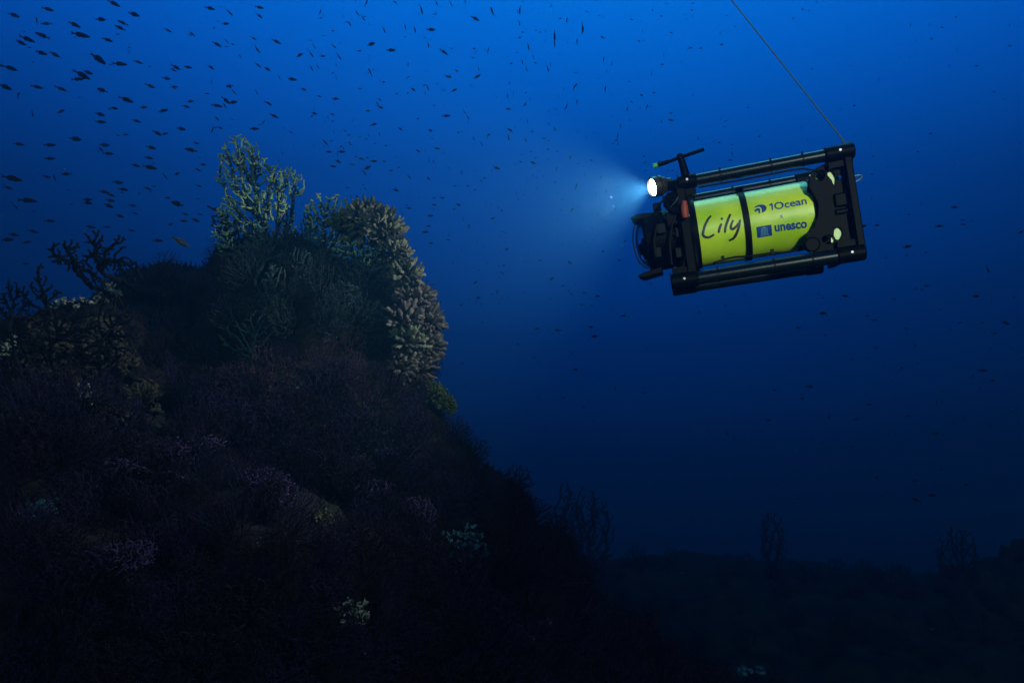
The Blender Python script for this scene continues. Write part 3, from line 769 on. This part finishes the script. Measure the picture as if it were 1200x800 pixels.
# front-top clutter: knob housing, red grip, hoses
b = MB()
b.lathe(loc(793,238,-.16), (-.2,-1,.1), [(0,.045), (.02,.045), (.026,.038), (.026,.018), (.032,.016), (.032,0)], 28)
b.box(loc(783,236,-.1), (.04,.08,.03)); b.box(loc(770,243,-.09), (.03,.05,.028)); b.box(loc(790,256,-.15), (.06,.03,.05))
b.build('release_knob', M['plastic'], rov, bevel=.003)
b = MB(); b.tube([loc(802,236,-.222), loc(802,243,-.224), loc(802.5,249,-.224), loc(803,255,-.222)], [.009,.0135,.014,.011], 12); b.build('red_grip', M['red'], rov)
b = MB()
b.tube(smooth_chain([loc(783,246,-.17), loc(788,240,-.2), loc(793,236,-.2), loc(795,230,-.19)], 1), .002, 6)
b.build('steel_clip', M['metal'], rov)
for (px, py, v) in ((806,253,-.17), (781,255,-.14)):
    b = MB(); b.lathe(loc(px, py, v), (0,-1,0), [(0,.006), (.006,.006), (.007,0)], 12); b.build('bolt', M['metal'], rov)
b = MB()
for pts in ([(795,245), (786,262), (783,285), (787,310)], [(806,240), (809,262), (806,290), (800,315)], [(770,262), (764,280), (768,300)]):
    b.tube(smooth_chain([loc(x, y, -.165) for x, y in pts]), .005, 8)
for (px, py) in ((775,268), (797,272), (797,296), (770,296)):
    b.box(loc(px, py, -.14), (.03,.02,.035))
b.build('hoses', M['rubber'], rov)
for (u, w, v) in ((-.12,WT,-rV), (.06,WT,-rV), (.17,WT,-rV), (-.18,WB,-rV), (.02,WB,-rV), (.15,WB,-rV), (-.05,WT,rV), (.10,WT,rV)):
    r_ = .0232 if w > 0 else .0268
    b = MB(); b.lathe((u, v, w), X, [(0,r_-.002), (0,r_+.0012), (.0045,r_+.0012), (.0045,r_-.002)], 24); b.box((u+.002, v-.012, w+(r_ if w > 0 else r_)), (.006,.006,.008)); b.build('cable_tie', M['rubber'], rov, angle=30)
b = MB(); b.tube(smooth_chain([Vector((-.20,-.165,WT-.026)), Vector((-.12,-.175,WT-.028)), Vector((-.03,-.172,WT-.033)), Vector((.06,-.178,WT-.027)), Vector((.12,-.172,WT-.031)), Vector((.17,-.178,WT-.027)), Vector((.23,-.165,WT-.04)), Vector((.26,-.12,.10))]), .0034, 6); b.build('signal_cable', M['rubber'], rov)
b = MB(); b.tube(smooth_chain([loc(776,262,-.13), loc(768,250,-.15), loc(772,240,-.17), loc(780,232,-.18), loc(784,224,-.18)]), .0036, 6); b.build('lamp_cable', M['rubber'], rov)
for q_ in range(6):
    aa = math.radians(-60+q_*24); b = MB(); b.lathe((-.275, -.150*math.cos(aa), .150*math.sin(aa)), -X, [(0,.006), (.006,.006), (.0065,.003), (.0065,0)], 8); b.build('plate_bolt', M['metal'] if q_ in (1,4) else M['plastic'], rov, angle=30)
# T bar
b = MB(); b.tube([loc(805,211,-.18), loc(802,200,-.18), loc(799,189,-.18), loc(797,184,-.18)], [.019,.015,.013,.012], 16)
b.ball(loc(797,183.5,-.18), .014, 2)
stem = b.build('mast', M['plastic'], rov)
b = MB(); b.tube([loc(767,194.6,-.185), loc(783,189.5,-.185)], .0085, 14); b.tube([loc(783,189.5,-.185), loc(797,184.5,-.185)], .0068, 14); b.tube([loc(797,184.5,-.185), loc(825,175,-.185)], .0072, 14)
bar = b.build('cross_bar', M['plastic'], rov, angle=30)
b = MB(); b.tube([loc(765.6,195,-.185), loc(770.5,193.4,-.185)], .0092, 14); b.build('green_cap', M['green'], bar, angle=30)
# headlamp
L0 = loc(766,219.5,-.18)
LAMP_DIR_W = Vector((-.93,-.24,-.27)).normalized()
ld = (Rinv @ LAMP_DIR_W).normalized()
b = MB(); b.lathe(L0+ld*.002, -ld, [(-.006,.0335), (-.006,.0385), (.012,.040), (.014,.036), (.020,.036), (.022,.040), (.030,.040), (.032,.034), (.045,.032), (.058,.024), (.075,.022), (.078,0)], 40)
lamp = b.build('headlamp', M['bronze'], rov, angle=30)
b = MB(); b.lathe(L0, -ld, [(0,0), (0,.0333), (.003,.0333)], 40); b.build('lens', M['lens'], lamp, angle=30)
b = MB(); b.tube([L0-ld*.05, loc(787,218,-.17), loc(802,213,-.18)], [.024,.020,.020], 16); b.ball(loc(790,217,-.17), .022, 2); b.build('lamp_arm', M['plastic'], rov)
sp = bpy.data.lights.new('headlamp_beam', 'SPOT'); spo = bpy.data.objects.new('headlamp_beam', sp); COL.objects.link(spo)
sp.energy = 270; sp.spot_size = math.radians(100); sp.spot_blend = .8; sp.shadow_soft_size = .025; sp.color = (1.0,.93,.80)
spo.location = ROOT + RW @ (L0+ld*.006)
spo.rotation_euler = (-LAMP_DIR_W).to_track_quat('Z', 'Y').to_euler()

# writing on the hull, wrapped on the cylinder
def on_hull(px, py):
    """where the sight line of a photo position meets the hull: (u, arc height)"""
    o = Rinv @ (-ROOT); d = Rinv @ at(px, py, 1.0)
    A = d.y**2+d.z**2; B = 2*(o.y*d.y+o.z*d.z); C_ = o.y**2+o.z**2-HR**2
    t = (-B-math.sqrt(B*B-4*A*C_))/(2*A); p = o+d*t
    return p.x, HR*math.atan2(p.z, -p.y)
def wrap(u, s, h=.0012):
    a = s/HR; return Vector((u, -(HR+h)*math.cos(a), (HR+h)*math.sin(a)))
def stroke(pts, w, mb, h=.0012):
    q = []
    for i in range(len(pts)-1):          # Catmull-Rom through the given positions
        p0 = pts[max(i-1,0)]; p1 = pts[i]; p2 = pts[i+1]; p3 = pts[min(i+2,len(pts)-1)]
        for k in range(6):
            t = k/6
            q.append(tuple(.5*((2*p1[j])+(-p0[j]+p2[j])*t+(2*p0[j]-5*p1[j]+4*p2[j]-p3[j])*t*t+(-p0[j]+3*p1[j]-3*p2[j]+p3[j])*t**3) for j in (0,1)))
    q.append(pts[-1]); vs = []; fs = []
    for i, p in enumerate(q):
        a = q[max(i-1,0)]; b_ = q[min(i+1,len(q)-1)]; dx, dy = b_[0]-a[0], b_[1]-a[1]; l = math.hypot(dx, dy) or 1
        nx_, ny_ = -dy/l, dx/l; e = w*(.75+.3*math.sin(math.pi*i/(len(q)-1)))
        if i in (0, len(q)-1): e *= .6
        vs += [wrap(p[0]+nx_*e, p[1]+ny_*e, h), wrap(p[0]-nx_*e, p[1]-ny_*e, h)]
    for i in range(len(q)-1): fs.append((2*i, 2*i+1, 2*i+3, 2*i+2))
    mb.add(vs, fs)
def z3(x, y): return on_hull(730+x/7.62, 240+y/7.62)
b = MB()
for st in ([(788,98),(758,132),(734,182),(718,232),(716,268),(734,287),(770,290),(816,264)],
           [(880,168),(864,208),(853,252)],
           [(960,82),(936,140),(916,200),(911,250)],
           [(986,136),(966,180),(964,208),(984,216),(1012,192),(1036,160)],
           [(1046,132),(1034,200),(1008,268),(982,302),(944,320)]):
    stroke([z3(*p) for p in st], .0050, b)
dots = z3(883,126); b.add([wrap(dots[0]+.0048*math.cos(a), dots[1]+.0048*math.sin(a)) for a in np.linspace(0, 6.283, 13)[:-1]], [tuple(range(12))])
b.build('name_lettering', M['ink'], hull, angle=None)
def text(body, start, end, size_h, mat, name, bold=.0, xs=None):
    """start/end: photo positions of the text's lower corners; the text is stretched to that length"""
    cu = bpy.data.curves.new('t', 'FONT'); cu.body = body; cu.size = 1; cu.offset = bold; cu.resolution_u = 4
    o = bpy.data.objects.new('t', cu); COL.objects.link(o)
    me = bpy.data.meshes.new_from_object(o.evaluated_get(bpy.context.evaluated_depsgraph_get()))
    bpy.data.objects.remove(o)
    bm = bmesh.new(); bm.from_mesh(me); xsb = [v.co.x for v in bm.verts]; ysb = [v.co.y for v in bm.verts]
    x0, x1, y0, y1 = min(xsb), max(xsb), min(ysb), max(ysb)
    for k in range(1, 5):
        bmesh.ops.bisect_plane(bm, geom=bm.verts[:]+bm.edges[:]+bm.faces[:], plane_co=(0, y0+(y1-y0)*k/5, 0), plane_no=(0,1,0))
    a = on_hull(*start); e = on_hull(*end)
    for v in bm.verts:
        f = (v.co.x-x0)/(x1-x0); u = a[0]+(e[0]-a[0])*f; s = a[1]+(e[1]-a[1])*f+(v.co.y-y0)/(y1-y0)*size_h
        v.co = wrap(u, s)
    m2 = bpy.data.meshes.new(name); bm.to_mesh(m2); bm.free(); m2.materials.append(mat)
    o = bpy.data.objects.new(name, m2); COL.objects.link(o); o.parent = hull
    return o
def z1(x, y): return (720+x/3.865, 150+y/3.865)
pl = text('Ocean', z1(727,372), z1(873,345), .0300, M['blue'], 'partner_lettering', .02)
b = MB()
for st in ([(701,352),(707,348),(713,342)], [(713,342),(714.5,357),(716,373)]): stroke([on_hull(*z1(*p)) for p in st], .0026, b)
b.build('partner_numeral', M['blue'], hull, angle=None)
text('x', z1(750,409), z1(765,406), .012, M['blue'], 'small_cross_lettering', .01)
text('unesco', z1(727,470), z1(873,452), .0255, M['blue'], 'agency_lettering', .03)
def quad_on(mb_, c, w, h, hgt, nseg=4):
    vs = []; fs = []
    for i in range(nseg+1):
        s = c[1]-h/2+h*i/nseg; vs += [wrap(c[0]-w/2, s, hgt), wrap(c[0]+w/2, s, hgt)]
    for i in range(nseg): fs.append((2*i, 2*i+1, 2*i+3, 2*i+2))
    mb_.add(vs, fs)
ec = on_hull(*z1(679,468)); b = MB(); quad_on(b, ec, .054, .042, .0012); emb = b.build('emblem', M['blue'], hull)
b = MB()
q = (ec[0], ec[1]+.0135); b.add([wrap(q[0]-.013, q[1]-.003, .002), wrap(q[0]+.013, q[1]-.003, .002), wrap(q[0], q[1]+.004, .002)], [(0,1,2)])
for k in range(5): quad_on(b, (ec[0]-.0104+.0052*k, ec[1]+.001), .0028, .015, .002)
for k in range(3): quad_on(b, (ec[0], ec[1]-.0085-.0035*k), .026+.004*k, .0018, .002)
b.build('emblem_temple', M['paleblue'], emb)
lc = on_hull(*z1(661,366)); b = MB()
vs = [wrap(lc[0], lc[1])]
for a in np.linspace(0, 6.283, 33)[:-1]: vs.append(wrap(lc[0]+.0225*math.cos(a), lc[1]+.0175*math.sin(a)))
b.add(vs, [(0, i+1, (i+1) % 32+1) for i in range(32)]); logo = b.build('logo', M['blue'], hull)
b = MB(); stroke([(lc[0]-.024, lc[1]-.001), (lc[0]-.012, lc[1]+.006), (lc[0]-.001, lc[1]+.003), (lc[0]+.001, lc[1]-.006), (lc[0]-.002, lc[1]-.019)], .0026, b, .002)
quad_on(b, (lc[0]-.013, lc[1]-.012), .007, .010, .002)
b.build('logo_wave', M['yellow'], logo)

# tether
b = MB()
pts = [at(990,167,2.53), at(967,138,2.57), at(945,110,2.62), at(907,63,2.72), at(870,15.5,2.85), at(830,-33,3.0), at(740,-140,3.4), at(650,-250,3.9), at(560,-380,4.5)]
b.tube(smooth_chain(pts), .0026, 6); 
k0 = pts[0]; b.tube([k0+Vector((-.01,0,.004)), k0+Vector((0,-.006,-.012)), k0+Vector((.012,0,.0))], .003, 6)
o = b.build('tether_line', M['rope']); tag(o, 'thin greenish line running up from the rear corner of the yellow vehicle', 'line')

# ------------------------------------------------------------------ fish
F_ = [(56,11,15,15),(16,18,15,18,1),(43,25,10,85),(55,28,15,0,2),(133,4,18,28),(157,17,15,18),(118,23,12,3),(144,27,15,25),(141,33,15,25),(87,29,17,25),(94,41,25,13),(126,47,14,18),(197,36,9,25),(225,40,9,40),(50,42,20,22),(32,46,19,22),(24,50,15,25),(48,62,16,17),(64,64,14,28),(115,69,22,35),(140,75,20,5),(162,73,12,18),(12,80,18,18),(0,77,10,15),(96,88,22,28),(103,85,12,20),(91,93,18,-3),(6,102,17,22),(43,102,16,12),(71,104,16,22),(21,112,10,-60),(120,106,13,20),(206,79,12,30),(203,82,8,30),(220,79,11,8),(195,92,10,10,2),(204,102,9,0),(176,101,12,20),(148,117,19,20),(134,127,9,8),(117,134,12,15),(118,143,13,5),(168,126,9,-5),(191,130,14,-12),(160,142,11,15),(223,119,10,-5),(218,125,10,15),(71,131,11,-25,1),(38,133,10,80,1),(147,158,7,0),(212,151,12,10),(184,156,14,30),(193,157,9,-10),(151,61,6,60,1),
(246,10,13,15),(268,14,14,45),(264,28,10,0),(304,9,11,12),(304,19,9,35),(254,52,12,30),(266,49,8,50,1),(297,45,8,30),(301,58,12,48),(282,67,8,55),(324,49,12,25),(302,76,10,42),(313,81,9,30),(247,79,9,35),(248,95,7,-80,1),(269,101,10,-8),(275,109,10,50),(242,110,6,0),(300,107,9,55,1),(265,118,14,40),(273,120,11,-8),(254,124,16,10),(264,125,9,60),(314,121,10,25),(321,136,12,25),(308,144,8,-50),(298,151,12,0),(249,152,9,-70),(258,150,7,15),(254,139,8,40,1),(351,65,11,-30),(364,63,11,50),(368,54,8,60,1),(378,66,8,0),(365,80,8,60),(372,78,8,45),(328,92,8,60,1),(342,93,13,8),(356,105,8,25),(374,113,6,20),(393,116,9,0),(394,91,6,70,1),(391,54,8,45),(397,66,10,55),(421,60,7,0),(435,52,11,-20),(458,59,13,0),(434,85,11,65),(478,76,7,-80),(375,15,9,-65),(429,5,11,-75),(418,15,10,50),(425,21,9,55),(409,27,10,55),(450,35,9,65),(475,31,9,80,1),(463,3,7,40),(445,117,6,30),(443,123,9,60),(446,126,8,20),(431,130,7,5),(368,133,8,15),(389,134,7,15,1),(438,146,9,-20),(469,151,8,35),(404,153,6,50),(391,155,5,60),(341,155,5,20),(432,158,6,60),(445,158,6,80),(332,151,5,80,1),
(494,11,14,80),(511,3,9,60),(528,4,8,65),(545,3,7,90),(557,22,12,28),(577,15,16,75),(486,34,10,78),(505,35,12,3),(502,52,9,85),(520,61,13,35),(609,12,11,90),(609,27,8,90),(650,42,15,90),(650,52,8,88),(664,25,9,-75),(683,33,13,-88),(676,50,9,-85),(619,54,11,80),(625,67,7,75),(572,60,9,-80,1),(612,72,8,80),(617,81,7,75),(642,80,10,80),(645,76,6,-85),(707,71,9,-78),(717,74,7,-85),(525,90,10,15),(535,83,6,40,1),(561,80,7,85),(559,90,11,-30),(501,102,9,70),(498,109,6,70),(484,105,8,35),(532,106,9,-25),(518,105,5,60,1),(595,114,8,85),(597,98,5,85),(615,122,8,-65),(621,117,5,-80),(596,128,8,0),(673,102,12,-50),(664,125,9,-60),(676,120,8,-88),(709,105,10,-78),(544,131,7,50),(548,137,8,60),(523,136,12,-3),(504,153,7,20),(598,153,9,35),(650,151,7,75),(677,154,5,80,1),(618,142,6,85,1),(573,158,6,-20),(542,155,5,60,1),
(22,169,14,8),(58,170,16,0),(88,163,16,8),(58,186,13,0),(14,209,25,13),(54,207,11,10,1),(64,209,10,75,1),(78,204,14,-2),(9,220,11,15,1),(32,235,24,5),(17,241,12,45,1),(118,175,9,40),(127,180,13,5),(122,170,14,3,2),(177,173,12,15),(174,185,11,10),(159,194,11,15),(175,196,20,12),(194,207,10,45),(207,204,9,-25),(230,168,8,12),(224,176,17,12),(238,193,9,5),(232,199,8,25),(233,218,7,15,1),(173,221,10,22),(138,214,12,8,1),(144,222,14,8),(122,225,13,10),(131,229,10,15),(129,235,12,10),(102,234,12,0),(103,238,11,5),(127,241,15,22),(155,241,10,8),(158,250,8,20,1),(140,253,11,15),(58,259,15,5,1),(38,271,14,15,1),(16,275,13,8),(8,281,17,-3),(31,284,12,-10,1),(106,266,12,10),(125,266,9,5,1),(154,270,9,15,1),(102,284,8,0,1),(56,292,8,0,1),(30,309,9,0,1),(185,282,13,0),(211,283,28,30),(196,232,8,5),(208,239,18,20),(217,251,9,15),(215,259,10,5),(229,258,11,20),(200,263,8,-20,1),(234,251,8,15,1),(154,308,14,15,1),
(382,168,11,50),(386,178,9,0),(400,178,11,0),(396,189,8,30),(390,195,9,10),(423,186,8,10,1),(430,185,5,10,1),(438,189,10,0),(450,189,6,15,1),(413,193,6,10,1),(430,197,12,-30),(427,202,10,55),(458,200,6,0),(479,207,9,45),(490,177,7,35),(512,174,8,10),(564,168,7,60),(555,162,6,70),(571,161,5,80),(503,189,6,90),(508,190,6,60),(526,197,5,50),(541,203,7,-80),(502,209,7,40),(429,222,7,50),(407,220,4,0),(418,230,5,20),(437,233,5,15),(464,223,8,15),(457,223,4,90),(533,218,5,10),(538,218,4,80),(548,218,5,10),(564,212,5,40,1),(582,197,10,20),(576,201,5,-80,1),(518,232,7,5),(509,240,7,5),(537,240,8,20),(532,245,5,30),(479,244,8,0),(472,251,6,60),(504,253,9,0),(502,265,8,-10),(499,272,10,0),(505,285,7,10),(526,276,5,80),(525,281,6,0),(543,258,5,60),(569,237,4,60),(588,247,5,40),(578,256,8,-15),(559,282,5,70),(541,291,5,-50),(594,292,8,-20),(489,308,5,50),(570,308,5,70),
(752,112,6,30),(735,127,8,90),(758,126,8,-75),(775,142,6,80),(786,141,9,10,2),(727,148,6,-80),(724,158,8,-75),(724,168,6,-80),(643,145,6,60,1),(625,191,9,20),(642,175,5,40),(668,184,7,80),(693,188,5,30),(677,192,4,0),(652,199,8,-75,1),(596,161,9,80),(616,164,7,60),(704,207,7,75),(675,219,10,-72),(629,221,6,-60),(625,206,5,70),(670,246,9,-40),(697,245,5,80),(710,225,5,-30,1),(657,246,6,0,1),(756,190,6,-60,1),(605,226,5,70),(614,228,5,60),
(531,308,6,60,1),(588,319,8,50),(557,331,7,-40),(583,341,8,-70),(560,349,8,0,1),(564,357,6,-80,1),(595,347,5,60,1),(668,308,8,40),(646,327,7,-30),(633,305,6,0,1),(726,305,6,-20),(667,341,6,70),(670,345,6,50),(685,343,6,0,1),(700,347,8,0),(693,358,5,0,1),(654,387,10,3),(642,388,6,-80,1),(629,385,8,0,1),(692,383,8,5),(697,394,10,-5),(731,370,8,0,1),(762,333,6,-85),(607,403,6,40,1),(674,433,9,0,1),(721,455,7,70,1),(755,460,6,0,1),(684,477,5,0),(660,466,6,-20,1),
(1012,265,9,-15),(1028,264,7,0,1),(1119,243,9,0),(1101,265,10,-5),(1128,258,6,-10),(1129,263,7,5),(1196,272,7,-20),(1063,289,11,-10),(1031,293,4,-60),(1038,302,4,0),(1157,315,12,60),(1086,335,8,-5),(1073,338,5,0),(1099,331,5,-60,1),(991,347,10,8),(964,349,5,0),(1143,347,9,3),(1188,348,4,-30),(964,367,11,0),(971,375,4,-20),(1016,370,6,10),(1025,375,8,0),(1048,350,5,0,1),(1102,363,4,0,1),(1125,378,6,-25),(1178,378,11,20),(1114,386,5,-60),
(936,384,8,15),(1072,404,8,60,1),(1165,391,7,-10),(1185,407,7,60,1),(1197,419,5,0),(1151,434,12,3),(1139,441,7,-50),(1163,446,8,0),(949,453,9,5),(908,457,7,0),(972,488,8,-60),(901,492,7,0),(1018,474,8,-5,1),(1003,491,8,0,1),(940,467,6,-20),(1117,495,6,-70,1),(1130,490,6,-20,1),(1096,508,10,-10,1),(1057,431,6,-30),(1018,419,4,0),(1027,560,7,30),(1073,563,8,0),(1074,586,13,30),(1092,580,10,-10),(1132,568,8,-40,1),(1103,550,7,-30,1),(998,523,7,0,1),(935,551,6,60,1)]

def fish_mesh(bend, deep=.25, mat='fish'):
    """unit-long damselfish, nose at +X .5, flank in the XZ plane, forked tail, dorsal, anal and breast fins; one mesh"""
    b = MB(); prof = [(.50,.008,.012), (.46,.035,.05), (.40,.055,.085), (.30,.072,.122), (.18,.080,.145), (.05,.074,.148), (-.08,.058,.125), (-.20,.036,.082), (-.28,.022,.048), (-.33,.016,.036)]
    k = deep/.30; n_ = 12; vs = []; fs = []
    def bx(x): return bend*(max(0, .15-x))**2
    for (x, hy, hz) in prof:
        for a in range(n_):
            q = 2*math.pi*a/n_; vs.append((x, hy*math.cos(q)+bx(x), hz*k*math.sin(q)))
    for i in range(len(prof)-1):
        for a in range(n_): fs.append((i*n_+a, (i+1)*n_+a, (i+1)*n_+(a+1) % n_, i*n_+(a+1) % n_))
    fs.append(tuple(range(n_))); fs.append(tuple((len(prof)-1)*n_+a for a in range(n_))[::-1])
    b.add(vs, fs)
    def fin(pts, y=0, th=.006):
        m_ = len(pts); vv = [(x, bx(x)+y-th, z) for x, z in pts]+[(x, bx(x)+y+th, z) for x, z in pts]
        b.add(vv, [tuple(range(m_)), tuple(range(m_, 2*m_))[::-1]]+[(i, i+m_, (i+1) % m_+m_, (i+1) % m_) for i in range(m_)])
    fin([(-.30,.03), (-.36,.06), (-.50,.10), (-.44,.04), (-.40,0), (-.32,0)])
    fin([(-.32,0), (-.40,0), (-.44,-.04), (-.50,-.10), (-.36,-.06), (-.30,-.03)])
    fin([(.24,.125*k), (.14,.19*k), (0,.195*k), (-.12,.185*k), (-.20,.14*k), (-.17,.085*k), (0,.13*k)])
    fin([(.02,-.13*k), (-.03,-.19*k), (-.13,-.185*k), (-.19,-.12*k), (-.16,-.09*k)])
    fin([(.22,-.125*k), (.12,-.20*k), (.12,-.13*k)], y=.01)
    return b.mesh('fish', M[mat], True, 40)
fv = [fish_mesh(0), fish_mesh(.5), fish_mesh(-.5), fish_mesh(.25, .30), fish_mesh(0, .21)]
fish_big = fish_mesh(.3, .24, 'silver')
RF = random.Random(21)
def fish_matrix(f):
    x, y, l, a = f[:4]; faint = f[4] if len(f) > 4 else 0
    depth = (2.4+(32 if l > 11 else 25)/l)*(1, 1.5, 1.9)[faint]
    if l >= 28: depth = 3.0
    p = at(x, y, depth)
    L = (.9 if l < 14 else .82)*l/800*depth
    steep = abs(a) > 40
    yaw = RF.uniform(-.45, .45); L /= math.cos(yaw)
    head = 1
    if steep: head = RF.choice((1, 1, -1))
    elif x > 560 or RF.random() < .12: head = RF.choice((1, -1))
    ar = math.radians(a)
    fwd = Vector((math.cos(ar), 0, -math.sin(ar)))*head
    v = p.normalized()
    fwd = (fwd-v*fwd.dot(v)).normalized()
    fwd = (fwd*math.cos(yaw)+v*math.sin(yaw)).normalized()
    if steep: side = fwd.cross(v).normalized(); side = (side*math.cos(.35)+fwd.cross(side)*math.sin(RF.uniform(-.6,.6))).normalized()
    else: side = v
    side = (side-fwd*side.dot(fwd)).normalized()
    up = fwd.cross(side)
    if up.z < 0: up = -up; side = -side
    side = up.cross(fwd)
    return Matrix.Translation(p) @ Matrix((fwd, side, up)).transposed().to_4x4() @ Matrix.Scale(L, 4), depth, steep, head
order = sorted(range(len(F_)), key=lambda i: -(F_[i][2]-(3*F_[i][4] if len(F_[i]) > 4 else 0)))
indiv = set(order[:296])
rest = MB(); seen = {}
for i, f in enumerate(F_):
    mx, depth, steep, head = fish_matrix(f)
    if i not in indiv:
        me = RF.choice(fv)
        rest.add([mx @ v.co for v in me.vertices], [tuple(p.vertices) for p in me.polygons]); continue
    me = fish_big if f[2] >= 28 else RF.choice(fv)
    o = bpy.data.objects.new('fish', me); COL.objects.link(o); o.matrix_world = mx
    sz = 'large' if f[2] >= 20 else ('mid-sized' if f[2] >= 12 else 'small')
    tone = 'faint' if len(f) > 4 else 'dark'
    pose = 'upright' if abs(f[3]) > 60 else ('slanting' if abs(f[3]) > 20 else 'level')
    lab = f"{sz} {tone} {pose} fish, {where(f[0], f[1])}"
    if f[2] >= 28: lab = 'largest slim fish slanting nose-down just above the shoulder of the reef'
    if lab in seen: lab = lab.replace(' fish,', ' fish beneath another,')
    seen[lab] = 1
    tag(o, lab, 'fish', 'damselfish schooling in the blue water')
# the rest: the smallest fish of the shoal, plus far specks of fish
for k in range(900):
    x = RF.uniform(0, 1200) if k < 550 else RF.uniform(360, 860); y = RF.uniform(0, 640) if k < 550 else RF.uniform(0, 380)
    if x < 540 and y > 250: continue
    l = RF.uniform(2.4, 5.2); mx = fish_matrix((x, y, l, RF.choice((RF.uniform(-30,30), RF.uniform(60,95))) if x > 300 else RF.uniform(-10,30)))[0]
    me = RF.choice(fv); rest.add([mx @ v.co for v in me.vertices], [tuple(p.vertices) for p in me.polygons])
tag(rest.build('distant_fish', M['fish']), kind='stuff')

# ------------------------------------------------------------------ specks floating in the water
b = MB(); R = random.Random(3); lp = spo.location
def speck(p, s):
    d = [Vector((R.gauss(0,1), R.gauss(0,1), R.gauss(0,1))).normalized()*s for _ in range(4)]
    b.add([p+q for q in d], [(0,1,2), (0,2,3), (0,3,1), (1,3,2)])
for k in range(1300):
    d = (LAMP_DIR_W+Vector((R.gauss(0,.42), R.gauss(0,.42), R.gauss(0,.42)))).normalized()
    rr = .16+R.random()**1.3*.5; speck(lp+d*rr, R.uniform(.0002,.00035)*(2.6 if R.random() < .05 else 1))
for k in range(1500):
    Y = R.uniform(1.2, 5); speck(at(R.uniform(-50,1250), R.uniform(-50,850), Y), R.uniform(.0003,.0007)*Y/2)
tag(b.build('floating_particles', M['speck'], angle=None, smooth=False), kind='stuff')

# ------------------------------------------------------------------ the water's haze
b = MB(); b.box((0, 6, -3.9), (46, 38, 20.8))
hz = b.build('haze', None, smooth=False); tag(hz, kind='stuff')
hm = bpy.data.materials.new('haze'); hm.use_nodes = True; nt = hm.node_tree
for n_ in list(nt.nodes): nt.nodes.remove(n_)
pv = nt.nodes.new('ShaderNodeVolumePrincipled'); mo = nt.nodes.new('ShaderNodeOutputMaterial')
pv.inputs['Color'].default_value = (.030,.17,.36,1); pv.inputs['Density'].default_value = HAZE_DENSITY; pv.inputs['Anisotropy'].default_value = .76
pv.inputs['Density Attribute'].default_value = ''; pv.inputs['Temperature Attribute'].default_value = ''
nt.links.new(pv.outputs[0], mo.inputs['Volume']); hz.data.materials.append(hm)
